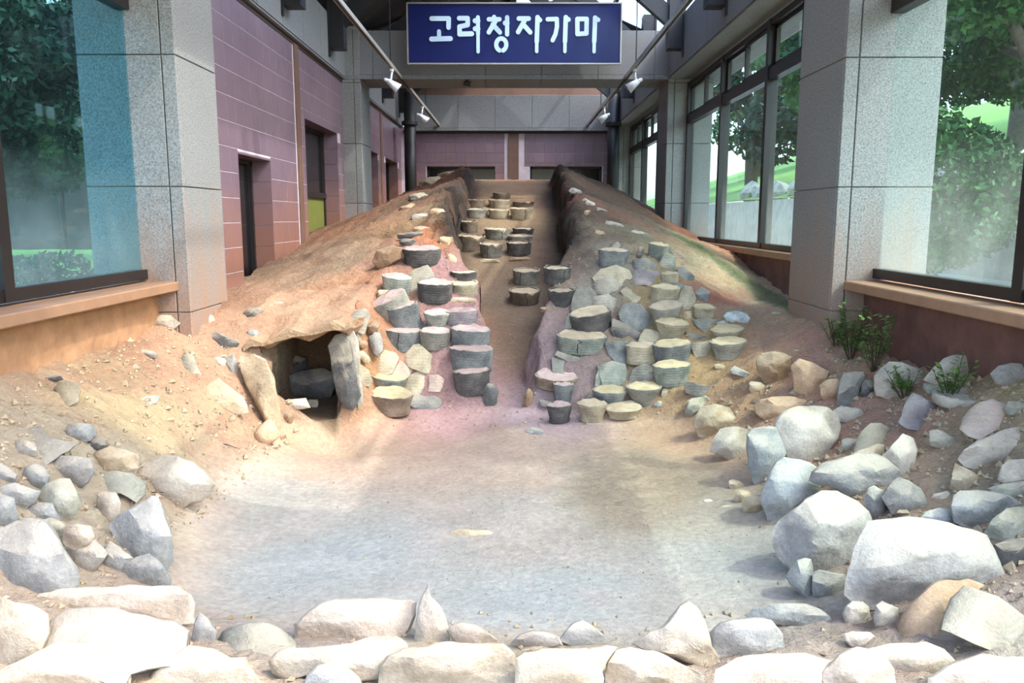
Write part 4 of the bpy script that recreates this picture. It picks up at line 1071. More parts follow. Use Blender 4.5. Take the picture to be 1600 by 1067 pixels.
# ---------------------------------------------------------------- the pile between the firebox and the kiln mouth
G = 'saggars in the pile beside the firebox'
for a, k in [
 ((658, 396, 417, 54, 'sdark', 'topmost saggar of the firebox pile, charred front and heaped pink clay', 'fpink', 12, 0), {}),
 ((678, 450, 474, 51, 'sdark', 'dark rimmed saggar just under the tilted pale wall shard', 'fpink', 16, 2), {}),
 ((617, 440, 461, 42, 'sgreen', 'greenish grey saggar with pink clay below the charred ledge', 'fpink', 22, 6), {}),
 ((638, 487, 522, 47, 'sblue', 'blue grey saggar tipped sideways under the arched ring fragment', 'fpink', 20, -14), {}),
 ((624, 474, 505, 56, 'sgrey', 'large overturned saggar leaning on the tipped blue grey one', 'fpink', 34, -26), {}),
 ((627, 524, 549, 52, 'sblue', 'navy cracked saggar at the outer edge of the firebox pile', 'fpink', 14, 3), dict(crack=True)),
 ((682, 496, 515, 38, 'sgreen', 'small round-bottomed saggar heaped with pink clay', 'fpink', 30, 0), dict(taper=.7)),
 ((679, 525, 547, 45, 'sgrey', 'grey saggar below the small pink-heaped one', 'fpink', 20, 2), {}),
 ((721, 492, 513, 46, 'spurple', 'purplish speckled saggar on the chamber edge of the firebox pile', 'fpink', 10, -2), {}),
 ((733, 523, 548, 58, 'sblue', 'blue grey saggar, upper of the two big ones at the chamber edge', 'fpink', 12, 3), {}),
 ((735, 554, 583, 62, 'sblue', 'widest bluish saggar, lower of the two at the chamber edge', 'fpink', 12, 2), {}),
 ((738, 588, 618, 54, 'sdark', 'charred crusted saggar under the widest bluish one', 'fpink', 10, -4), {}),
 ((604, 597, 618, 50, 'sgreen', 'pale yellow-green half saggar resting on the brown one', 'fyellow', 20, 6), dict(taper=.8)),
 ((607, 626, 652, 64, 'sbrown', 'wide brown saggar filled with yellow clay at the pile foot', 'fyellow', 22, 3), dict(taper=.85))]:
    saggar(*a, group=G, heap=.01, **k)
shard([(639, 431), (650, 422), (667, 417), (676, 428), (682, 441), (664, 446), (652, 451), (648, 461), (643, 450)], 'sgrey', 'tilted pale wall shard leaning above the dark rimmed saggar', 25, .5, group='shards in the firebox pile')
for a in [
 ([(632, 553), (642, 541), (656, 540), (672, 555), (681, 564), (676, 578), (664, 582), (640, 572)], 'stan', 'broad tan wall shard in the middle of the firebox pile', 10, .6),
 ([(578, 573), (590, 558), (600, 549), (612, 551), (622, 556), (618, 570), (611, 582), (601, 586), (588, 584)], 'stan', 'curved tan shard above the pale half saggar', -25, .7),
 ([(604, 582), (612, 570), (623, 564), (634, 572), (645, 579), (640, 588), (626, 592), (609, 595)], 'spink', 'pinkish white broken shard with a gap under it', 30, .4),
 ([(630, 616), (636, 598), (641, 588), (655, 580), (668, 584), (673, 592), (670, 612), (665, 618), (645, 620)], 'stan', 'squarish tan shard like a loaf at the pile foot', 8, .5),
 ([(672, 588), (684, 587), (693, 592), (691, 604), (687, 611), (671, 610)], 'spink', 'small orange tan shard beside the loaf-like one', 0, .3)]:
    shard(*a, group='shards in the firebox pile')
shard(ell(664, 628, 48, 24, 4), 'sblue', 'dark blue round saggar base lying at the pile foot', 90, .5, group='shards in the firebox pile', lean=.9)
rock([(752, 605), (760, 597), (772, 600), (779, 612), (777, 630), (768, 641), (758, 636), (751, 620)], 'dark', 'charred crusty lump at the corner of the kiln mouth', 'slag lump', 'slag_lump')
for a in [
 (blk(641, 368, 40, 11, -6), 'dark', 'dark flat stone lying highest on the crest above the pile'),
 (blk(637, 379, 26, 12, 5), 'dark', 'second dark stone just under the flat crest stone'),
 ([(588, 372 + 20), (612, 384), (630, 388), (628, 404), (612, 414), (590, 420), (580, 408)], 'brown', 'scorched brown ledge stone above the firebox pile')]:
    rock(*a, group='stones on the crest above the pile')
rock(blk(598, 463, 20, 20, 10), 'tan', 'small yellowish rounded lump beside the greenish saggar')
# shards between the firebox and the pile
G = 'shards between firebox and pile'
shard(ell(548, 480, 37, 38), 'stan', 'round tan saggar lid set in orange earth above the firebox', 0, .25, group=G, lean=1.0, dy=-.07)
shard([(545, 500), (555, 487), (570, 484), (577, 494), (572, 508), (569, 520), (560, 518), (552, 508)], 'sgrey', 'grey rounded plate with a point below the round lid', 0, .3, group=G, dy=-.07)
for a in [
 ([(577, 526), (585, 519), (594, 519), (599, 535), (598, 550), (590, 559), (583, 552), (578, 540)], 'grey', 'tall grey speckled stone standing in the gap by the pile'),
 ([(568, 514), (578, 505), (590, 497), (594, 508), (590, 518), (580, 523), (570, 522)], 'brown', 'dark broken stone under the grey plate'),
 (blk(566, 538, 18, 12, 10), 'orange', 'little pinkish stone in the gap by the pile'),
 (blk(558, 526, 11, 17, -10), 'pale', 'little pale upright chip beside the firebox slab'),
 (blk(569, 558, 22, 13, 42), 'tan', 'slanting narrow tan stone over a dark gap')]:
    rock(*a, group='small stones in the gap by the pile', dy=-.06)
shard([(556, 572), (560, 568), (575, 580), (580, 592), (577, 602), (562, 600), (555, 596)], 'stan', 'tan shard leaning by the foot of the upright firebox stone', 40, .5, group=G)

# ---------------------------------------------------------------- the larger pile below the mossy mound
G = 'saggars in the larger pile'
for a, k in [
 ((959, 398, 420, 43, 'sblue', 'ridged grey saggar at the crest of the larger pile', 'fsand', 12, 3), {}),
 ((928, 498, 523, 60, 'sdark', 'large tilted saggar with dark front and sandy rim, chamber edge', 'fsand', 24, -9), {}),
 ((909, 534, 555, 72, 'sgreen', 'widest saggar of the larger pile, cracked, at the chamber edge', 'fsand', 14, 2), dict(crack=True)),
 ((868, 597, 612, 62, 'sbrown', 'flat-rimmed saggar with orange clay at the kiln mouth', 'fpink', 26, 4), {}),
 ((880, 606, 630, 30, 'sblue', 'narrow bluish saggar under the flat-rimmed one', 'fpink', 8, 2), dict(taper=.75)),
 ((875, 639, 662, 37, 'sdark', 'small dark saggar at the foot, nearest the kiln mouth', 'fpink', 14, -2), dict(taper=.75)),
 ((926, 638, 661, 44, 'stan', 'bowl-shaped tan saggar under the pyramid-like shard', 'fsand', 16, 0), dict(taper=.7)),
 ((954, 618, 641, 49, 'sblue', 'bluish tapering saggar below the square pale shard', 'fyellow', 20, 0), dict(taper=.78)),
 ((976, 645, 658, 55, 'stan', 'low wide sand-filled saggar at the very foot', 'fsand', 22, -2), dict(taper=.75)),
 ((1007, 613, 637, 51, 'sgrey', 'cone-shaped saggar under the half-round disc', 'fyellow', 20, 0), dict(taper=.6)),
 ((1006, 547, 570, 48, 'stan', 'ridged tan saggar above the half-round disc', 'fsand', 8, 0), {}),
 ((1055, 546, 573, 56, 'sblue', 'blue grey saggar, upper of a stacked pair in the middle', 'fyellow', 16, -5), dict(taper=.85)),
 ((1053, 579, 605, 54, 'sgreen', 'green grey saggar, lower of the stacked pair in the middle', 'fyellow', 12, -3), dict(taper=.85)),
 ((1028, 388, 406, 30, 'sgreen', 'hollow-looking saggar with yellow clay near the crest', 'fyellow', 22, 8), {}),
 ((1048, 431, 443, 25, 'stan', 'small yellow-crusted saggar below the crest', 'fyellow', 12, 0), {}),
 ((1040, 456, 475, 41, 'stan', 'plain tan saggar under the purplish arched shard', 'fyellow', 22, 3), {}),
 ((1045, 487, 509, 48, 'sgrey', 'whitish round-backed saggar with a dark stain', 'fsand', 34, -6), dict(taper=.75)),
 ((1101, 485, 498, 32, 'stan', 'low yellowish saggar beside the blue block', 'fyellow', 26, 2), {}),
 ((1050, 512, 533, 48, 'stan', 'sand-coloured saggar bottom beneath the stained one', 'fyellow', 24, 4), dict(taper=.65)),
 ((1140, 522, 538, 46, 'stan', 'yellow-filled saggar, upper of two on the outer edge', 'fyellow', 26, -4), dict(taper=.8)),
 ((1142, 542, 564, 52, 'sgrey', 'cone-shaped grey saggar, lower of two on the outer edge', 'fyellow', 20, -3), dict(taper=.7))]:
    saggar(*a, group=G, heap=.006, **k)
Gs = 'shards in the larger pile'
for a, k in [
 (([(953, 394), (958, 382), (965, 378), (970, 388), (971, 395)], 'sgrey', 'tiny pointed shard on the crest behind the ridged saggar', 0, .3), {}),
 (([(929, 434), (941, 421), (962, 416), (980, 423), (985, 433), (974, 446), (958, 441), (945, 436), (933, 441)], 'stan', 'half-moon rough disc below the ridged crest saggar', 0, .3), {}),
 (([(925, 449), (936, 437), (956, 435), (973, 450), (963, 462), (930, 458)], 'sgrey', 'pale arched shard like a cap below the half-moon disc', 0, .85), {}),
 (([(894, 480), (897, 460), (905, 450), (918, 447), (929, 459), (928, 476), (911, 488), (897, 490)], 'sgrey', 'upright rounded light grey disc at the chamber edge', 20, .3), {}),
 (([(920, 488), (929, 465), (950, 461), (965, 471), (968, 489), (947, 485)], 'sgrey', 'arched grey shard over the large tilted dark saggar', 0, .8), {}),
 (([(881, 516), (887, 492), (897, 489), (900, 500), (893, 512), (888, 518)], 'sgreen', 'narrow upright shard on the outermost chamber edge', 0, .4), {}),
 (([(869, 555), (873, 549), (894, 556), (914, 559), (915, 565), (887, 564)], 'sgrey', 'long thin flat shard below the widest saggar', 80, .2), dict(lean=.3)),
 (([(863, 560), (881, 565), (880, 584), (864, 581)], 'sblue', 'small dark square plate standing in pink clay', 0, .1), {}),
 (([(845, 625), (860, 628), (880, 632), (893, 640), (880, 643), (862, 637), (848, 634)], 'spurple', 'thin curved rim shard above the small dark saggar', 80, .3), dict(lean=.3)),
 (([(911, 637), (921, 613), (937, 637), (926, 640)], 'sgrey', 'pyramid-like shard standing on the tan bowl', 0, .3), {}),
 (([(947, 537), (963, 534), (981, 537), (982, 553), (980, 569), (964, 569), (960, 562), (951, 554)], 'sblue', 'blue speckled shard hanging over the square pale shard', 0, .5), {}),
 (([(935, 573), (958, 567), (975, 571), (981, 592), (963, 603), (945, 610), (940, 592)], 'sgreen', 'square pale green shard tilted over the bluish saggar', 20, .5), {}),
 (([(931, 590), (934, 580), (942, 583), (943, 609), (929, 607)], 'sgreen', 'narrow sliver tucked beside the square pale shard', 0, .3), {}),
 (([(983, 602), (986, 588), (990, 578), (1005, 570), (1022, 575), (1031, 590), (1031, 604), (1012, 601)], 'sgrey', 'half-round speckled disc standing on the cone-shaped saggar', 0, .25), dict(lean=.3)),
 (([(996, 540), (1002, 524), (1008, 515), (1030, 520), (1031, 532), (1019, 544)], 'stan', 'pinkish tan flat shard above the ridged tan saggar', 30, .3), {}),
 (([(968, 489), (975, 478), (990, 475), (1004, 481), (1012, 492), (1011, 510), (995, 515), (980, 508), (971, 500)], 'sblue', 'dark rough round disc facing outwards in the upper middle', 30, .35), {}),
 (([(957, 516), (960, 499), (980, 507), (1001, 522), (990, 532), (972, 531), (962, 527)], 'sdark', 'dark half saggar wall wedged under the rough disc', 110, .6), {}),
 (([(971, 456), (980, 447), (992, 461), (1007, 465), (1001, 475), (983, 470)], 'stan', 'tan curved shard between the arched pieces', 30, .5), {}),
 (([(984, 447), (988, 432), (993, 424), (1010, 423), (1026, 426), (1034, 440), (1033, 455), (1024, 452), (1008, 445), (996, 445)], 'spurple', 'large purplish arched wall shard near the crest', 5, .8), {}),
 (([(991, 423), (991, 407), (1010, 404), (1024, 414), (1024, 426), (1008, 423)], 'sblue', 'plain blue grey wall shard above the purplish arch', 10, .6), {}),
 (([(1030, 415), (1036, 402), (1040, 396), (1053, 402), (1056, 423), (1042, 428)], 'sgreen', 'light triangular shard with a ragged top near the crest', 10, .6), {}),
 (([(1051, 394), (1062, 393), (1072, 405), (1068, 412), (1061, 414)], 'sbrown', 'brown shard on the crest next to the moss', 40, .4), {}),
 (([(1056, 418), (1070, 418), (1084, 432), (1083, 443), (1074, 443), (1066, 436)], 'sblue', 'long bluish stone-like shard sloping from the crest', 50, .7), {}),
 (([(1036, 440), (1052, 442), (1069, 446), (1067, 460), (1058, 459), (1046, 453)], 'sblue', 'low bluish band of wall above the plain tan saggar', 80, .3), {}),
 (([(1059, 475), (1064, 455), (1070, 449), (1080, 450), (1086, 465), (1082, 482), (1071, 488), (1062, 482)], 'stan', 'upright pale tan disc in the middle of the pile', 10, .4), {}),
 (([(1084, 500), (1100, 497), (1121, 501), (1121, 519), (1104, 522), (1092, 512)], 'sgrey', 'flat-topped grey shard below the low yellowish saggar', 0, .6), {}),
 (([(1121, 504), (1131, 501), (1146, 513), (1138, 519), (1125, 520)], 'sgrey', 'small grey shard beside the flat-topped one', 20, .4), {}),
 (([(1073, 520), (1084, 521), (1106, 526), (1095, 535), (1080, 534)], 'sdark', 'black crescent-shaped shard in yellow earth', 80, .6), {}),
 (([(1079, 538), (1096, 535), (1113, 534), (1111, 552), (1100, 564), (1088, 558)], 'stan', 'tan shield-shaped shard in yellow earth', 0, .7), {}),
 (([(1073, 601), (1078, 597), (1100, 603), (1130, 600), (1133, 606), (1131, 617), (1105, 620), (1085, 618), (1074, 612)], 'sgrey', 'long curved dark grey rim lying under the stacked pair', 0, .35), dict(lean=.2, th=.05))]:
    shard(*a, group=Gs, **k)
for a in [
 ([(992, 406), (999, 383), (1007, 386), (1003, 400), (999, 409)], 'dark', 'small dark wedge on the crest between saggars'),
 ([(1085, 456), (1095, 447), (1110, 456), (1106, 472), (1097, 476), (1088, 471)], 'blue', 'blue grey angular block on the upper outer edge'),
 (blk(1076, 494, 14, 17, 0), 'tan', 'tiny tan cube beside the whitish saggar'),
 ([(1115, 572 - 2), (1122, 568), (1140, 574), (1143, 578), (1128, 579), (1117, 576)], 'tan', 'flat pale piece on the yellow earth under the outer cone'),
 ([(1140, 578), (1148, 571), (1170, 582), (1179, 586), (1177, 594), (1160, 590), (1143, 584)], 'grey', 'tilted flat grey tile-like piece next to the brown blocks'),
 ([(1067, 655), (1073, 632), (1079, 621), (1100, 620), (1112, 624), (1100, 638), (1085, 648), (1073, 659)], 'green', 'green grey wedge block under the long curved rim'),
 (blk(1040, 615, 13, 17, 8), 'tan', 'small block below the lower saggar of the stacked pair'),
 (blk(1029, 633, 14, 14, -30), 'grey', 'small chip beside the cone-shaped saggar'),
 (blk(1088, 606 + 24, 30, 14, 0), 'tan', 'half-buried tan stone behind the green grey wedge')]:
    rock(*a, group='small stones in the larger pile', hz=.5)
rock([(1129, 494), (1135, 488), (1150, 485), (1166, 489), (1173, 497), (1168, 506), (1150, 503), (1138, 508)], 'slag', 'shiny pale blue glazed slag lump above the outer saggars', 'slag lump', 'slag_lump')
rock(ell(836, 676, 30, 17, 6), 'blue', 'flat bluish stone in the floor before the kiln mouth', hz=.3, depth=.8)
rock([(818, 618), (826, 606), (833, 612), (832, 632), (824, 640), (817, 630)], 'brown', 'crusted burnt clay knob at the window side of the kiln mouth', 'slag lump', 'slag_lump')

# ---------------------------------------------------------------- the stone firebox opening
def roof_slab():
    # big slab roofing the firebox; its upper face carries earth and runs back into the mound
    P = [(380, 549), (392, 541), (412, 538), (432, 531), (455, 526), (478, 522), (500, 519), (520, 514), (540, 513), (547, 509)]
    front = [at(x, y, 5.98 + .0 * x) for x, y in P]; n = len(front); V = []
    rows = 15
    for j in range(rows):
        t = j / (rows - 1)
        for i, p in enumerate(front):
            y = p.y + t * 1.35; x = p.x + (i / (n - 1) - .5) * .06 * min(1, t * 3)
            s = float(surf_noise(np.array([x]), np.array([y]))[0])
            z0 = p.z + .035 + .03 * math.sin(i * 2.1)
            k = min(1, t / .35); z = z0 * (1 - k) + max(s + .02, z0 * .98) * k
            if t > .8: z -= (t - .8) * .35
            V.append((x, y - (.02 if j == 0 else 0), z + (.012 * mnoise.noise(Vector((x * 9, y * 9, 0))))))
    m = len(V)
    for j in range(rows):
        t = j / (rows - 1)
        for i, p in enumerate(front):
            q = V[j * n + i]; V.append((q[0], q[1], p.z - (.0 if j else .0) + .0 - .01 + t * .05 if j == 0 else min(q[2] - .07, p.z + t * .12)))
    Fc = []
    for j in range(rows - 1):
        for i in range(n - 1):
            a = j * n + i; Fc.append((a, a + 1, a + n + 1, a + n)); Fc.append((m + a, m + a + n, m + a + n + 1, m + a + 1))
    for i in range(n - 1): Fc.append((i, m + i, m + i + 1, i + 1)); a = (rows - 1) * n + i; Fc.append((a, a + 1, m + a + 1, m + a))
    for j in range(rows - 1): a = j * n; Fc.append((a, a + n, m + a + n, m + a)); a += n - 1; Fc.append((a, m + a, m + a + n, a + n))
    o = mesh_obj('roof_slab', V, Fc, EARTH, None, False)
    bm = bmesh.new(); bm.from_mesh(o.data); bmesh.ops.recalc_face_normals(bm, faces=bm.faces); bmesh.ops.subdivide_edges(bm, edges=bm.edges[:], cuts=2, use_grid_fill=True)
    for v in bm.verts: v.co += v.normal * mnoise.fractal(v.co * 6, 1, 2.2, 4) * .018
    bm.to_mesh(o.data); bm.free()
    X = np.array([v.co.x for v in o.data.vertices]); Y_ = np.array([v.co.y for v in o.data.vertices])
    c = o.data.color_attributes.new('Col', 'FLOAT_COLOR', 'POINT')
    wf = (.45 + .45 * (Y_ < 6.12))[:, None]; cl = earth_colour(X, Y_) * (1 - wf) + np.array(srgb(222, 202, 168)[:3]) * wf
    c.data.foreach_set('color', np.concatenate([cl, np.ones((len(cl), 1))], 1).astype(np.float32).ravel())
    tag(o, 'broad earth-covered stone slab roofing the firebox opening', 'stone slab')
roof_slab()
rock([(374, 556), (396, 552), (416, 560), (428, 590), (436, 625), (444, 660), (447, 682), (436, 692), (418, 672), (402, 640), (388, 610), (376, 580)], 'tan', 'leaning crusted slab propping the roof slab, outer side', 'stone slab', 'stone_slab', .55, Y=5.62)
rock([(512, 540), (524, 524), (540, 520), (548, 530), (553, 560), (558, 590), (563, 618), (552, 640), (536, 636), (524, 610), (518, 580)], 'dark', 'upright dark speckled slab between firebox opening and pile', 'stone slab', 'stone_slab', .5, Y=6.0)
rock([(540, 522), (552, 516), (560, 530), (562, 560), (566, 600), (568, 628), (560, 640), (556, 610), (550, 570), (546, 545)], 'pale', 'thin white crusted edge stone against the upright dark slab', 'stone slab', 'stone_slab', .6, Y=6.05)
rock([(436, 592), (470, 580), (505, 576), (520, 582), (524, 606), (516, 622), (480, 626), (440, 624)], 'dark', 'dark block at the back of the firebox', Y=6.75)
rock([(425, 560), (450, 552), (480, 560), (482, 590), (450, 600), (428, 600)], 'dark', 'shadowed block higher at the back of the firebox', Y=6.95)
rock(blk(462, 632, 44, 17, -3), 'pale', 'pale cobble lying across the firebox threshold', 'stone', 'rock', .7)
rock(blk(489, 630, 18, 14, 5), 'pale', 'small white lumpy stone beside the threshold cobble')
rock(blk(448, 653, 20, 16, 20), 'brown', 'small reddish stone at the foot of the leaning slab')
rock(blk(416, 678, 34, 40, 60), 'orange', 'crumbly orange lump below the leaning slab', rough=.06)

# ---------------------------------------------------------------- bank beside the tinted window: upper part
for a, k in [
 (([(231, 505), (236, 494), (250, 491), (267, 492), (283, 505), (267, 519), (243, 515)], 'pale', 'pale squared block on the bank against the window pillar'), {}),
 (([(321, 522), (337, 518), (358, 526), (375, 536), (364, 553), (345, 549), (331, 542)], 'dark', 'dark purplish slab tilted beside the outer end of the roof slab'), {}),
 (([(349, 563), (356, 556), (364, 553), (370, 560), (373, 573), (371, 592), (366, 600), (354, 588)], 'grey', 'narrow grey stone standing against the leaning crusted slab'), {}),
 (([(304, 623), (314, 610), (324, 600), (341, 591), (364, 606), (381, 620), (388, 644), (371, 648), (345, 640), (321, 634)], 'tan', 'long low tan boulder in front of the leaning crusted slab'), {}),
 ((blk(343, 567, 20, 18, 10), 'pale', 'small pale stone wedged by the narrow grey one'), {}),
 ((blk(323, 501, 24, 20, 10), 'cream', 'small cream lump on the bank behind the dark tilted slab'), {}),
 ((blk(78, 591, 42, 12, -4), 'dark', 'thin dark flake half buried near the window wall'), {}),
 ((blk(227, 553, 40, 13, 8), 'grey', 'low grey flake half buried in the middle of the bank'), {}),
 ((blk(396, 491, 27, 19, -12), 'dark', 'dark stone embedded in the earth above the roof slab'), {}),
 ((blk(437, 478, 34, 13, 3), 'grey', 'grey stone embedded above the roof slab, second in the line'), {}),
 ((blk(480, 486, 46, 18, 4), 'grey', 'wide grey stone with yellow clay above the roof slab'), {}),
 ((blk(478, 458, 40, 16, 18), 'tan', 'tan flake lifting from the mound above the grey stones'), {}),
 ((blk(397, 523, 20, 15, 10), 'lblue', 'bluish patch stone on the edge of the roof slab'), {})]:
    rock(*a, group='stones on the upper bank by the tinted window', hz=.3, **k)
shard([(275, 576), (281, 560), (289, 548), (304, 556), (309, 572), (316, 590), (297, 592), (284, 584)], 'sgrey', 'grey wall shard standing on the bank above the tan boulder', -20, .5, group='shards on the bank by the tinted window')
shard([(84, 607), (92, 597), (105, 594), (120, 599), (125, 612), (124, 628), (101, 637), (92, 622)], 'stan', 'rounded tan shard low by the window wall', 0, .5, group='shards on the bank by the tinted window')
# half-buried celadon bowl
hb = hit(236, 628); t = empty('bowl', (hb.x, hb.y, hb.z - .012), (math.radians(12), 0, 0)); tag(t, 'small pale celadon bowl half buried in the bank', 'bowl')
n = 28; pr = [(.0, .004), (.03, .004), (.042, .018), (.05, .034), (.046, .036), (.036, .02), (.0, .012)]
V = [(r * math.cos(2 * PI * i / n), r * math.sin(2 * PI * i / n), z) for r, z in pr for i in range(n)]
Fc = [(q * n + i, q * n + (i + 1) % n, (q + 1) * n + (i + 1) % n, (q + 1) * n + i) for q in range(6) for i in range(n)]
mesh_obj('bowl_body', V, Fc, M['celadon'], t, True)

# ---------------------------------------------------------------- heap of stones at the foot of the bank by the tinted window
G = 'stones heaped below the tinted window'
for a, k in [
 (([(105, 671), (108, 664), (125, 661), (142, 664), (149, 676), (140, 688), (118, 692), (106, 686)], 'blue', 'rounded stone like a stump behind the big flat shard'), {}),
 ((blk(150, 696, 36, 26, -10), 'dark', 'small dark stone to the side of the rounded stump stone'), {}),
 (([(74, 730), (80, 718), (94, 714), (120, 715), (140, 717), (146, 738), (136, 752), (124, 760), (95, 752), (76, 744)], 'grey', 'oblong rounded grey stone in the middle of the heap'), {}),
 (([(32, 748), (40, 732), (52, 726), (66, 727), (76, 744), (74, 756), (66, 767), (44, 763)], 'blue', 'round blue grey stone under the big flat shard'), {}),
 (([(62, 784), (64, 768), (72, 756), (90, 749), (108, 750), (118, 768), (124, 788), (112, 806), (96, 818), (82, 800)], 'green', 'green grey wedge-shaped block in the heap'), {}),
 (([(38, 800), (48, 790), (60, 786), (80, 788), (94, 812), (70, 815), (48, 816)], 'lblue', 'low pale stone leaning on the wedge-shaped block'), {}),
 (([(0, 764), (12, 758), (24, 756), (60, 768), (54, 782), (36, 796), (8, 792)], 'lblue', 'light speckled stone at the frame edge of the heap'), {}),
 (([(-16, 776), (0, 774), (20, 780), (27, 806), (14, 822), (-16, 832)], 'blue', 'dark bluish stone cut by the frame below the tinted window'), {}),
 (([(-16, 728), (0, 726), (14, 731), (26, 742), (22, 754), (8, 756), (-16, 753)], 'lblue', 'pale blue stone cut by the frame above the speckled one'), {}),
 (([(152, 784), (154, 774), (162, 769), (180, 771), (188, 786), (186, 802), (172, 816), (158, 806)], 'pale', 'mushroom-like upright pale stone below the domed shard'), {}),
 (([(144, 718), (152, 706), (172, 698), (196, 704), (212, 712), (214, 730), (190, 740), (160, 744), (146, 734)], 'tan', 'mottled stone behind the domed shard'), {}),
 (([(216, 742), (236, 724), (256, 716), (278, 717), (298, 725), (318, 742), (330, 757), (326, 770), (312, 782), (296, 784), (276, 797), (246, 786), (222, 774)], 'pale', 'big pale boulder jutting into the pit below the bank'), {}),
 (([(98, 836), (104, 824), (122, 820), (140, 823), (146, 838), (138, 850), (118, 858), (101, 850)], 'pale', 'round flat cap stone on a stubby cylinder of stone'), dict(Y=hit(130, 885).y - .02)),
 (([(104, 860), (120, 858), (146, 844), (160, 856), (166, 866), (150, 888), (130, 897), (112, 880)], 'grey', 'stubby cylinder-like stone below the round cap'), {}),
 (([(176, 824), (190, 806), (212, 792), (236, 780), (246, 782), (254, 800), (264, 826), (268, 850), (268, 876), (256, 888), (240, 896), (214, 880), (196, 868), (186, 848)], 'lblue', 'large bluish white boulder on the pit edge, tall one'), {}),
 (([(156, 876), (162, 860), (172, 848), (188, 856), (204, 872), (196, 886), (180, 896), (164, 892)], 'lblue', 'small bluish block between cylinder stone and tall boulder'), {}),
 (([(184, 912), (190, 896), (196, 880), (214, 871), (232, 868), (246, 876), (256, 888), (264, 904), (262, 916), (230, 920)], 'blue', 'speckled bluish mound-shaped stone at the pit edge'), {}),
 (([(-20, 836), (0, 832), (28, 816), (50, 816), (72, 820), (86, 838), (100, 864), (114, 884), (120, 900), (116, 920), (84, 930), (60, 936), (24, 938), (-20, 930)], 'lblue', 'very large smooth blue grey boulder at the frame edge'), {}),
 (([(44, 822), (60, 814), (80, 810), (98, 816), (108, 828), (96, 844), (78, 836)], 'green', 'thin stone flake on top of the very large smooth boulder'), {}),
 ((blk(40, 700, 34, 22, 12), 'grey', 'half hidden grey stone behind the big flat shard'), {})]:
    rock(*a, group=G, **k)
shard([(16, 688), (36, 672), (60, 664), (80, 682), (104, 690), (128, 692), (98, 710), (72, 728), (56, 728), (44, 727)], 'sblue', 'big flat pale shard like a folded sheet atop the heap', 30, .4, group='shards below the tinted window', lean=1.0, th=.03)
shard([(122, 780), (124, 766), (138, 748), (156, 738), (180, 734), (206, 740), (230, 756), (226, 774), (212, 786), (190, 772), (160, 770)], 'sgreen', 'domed curved shard like an eyebrow in the heap', 0, .75, group='shards below the tinted window', lean=.9, th=.03)

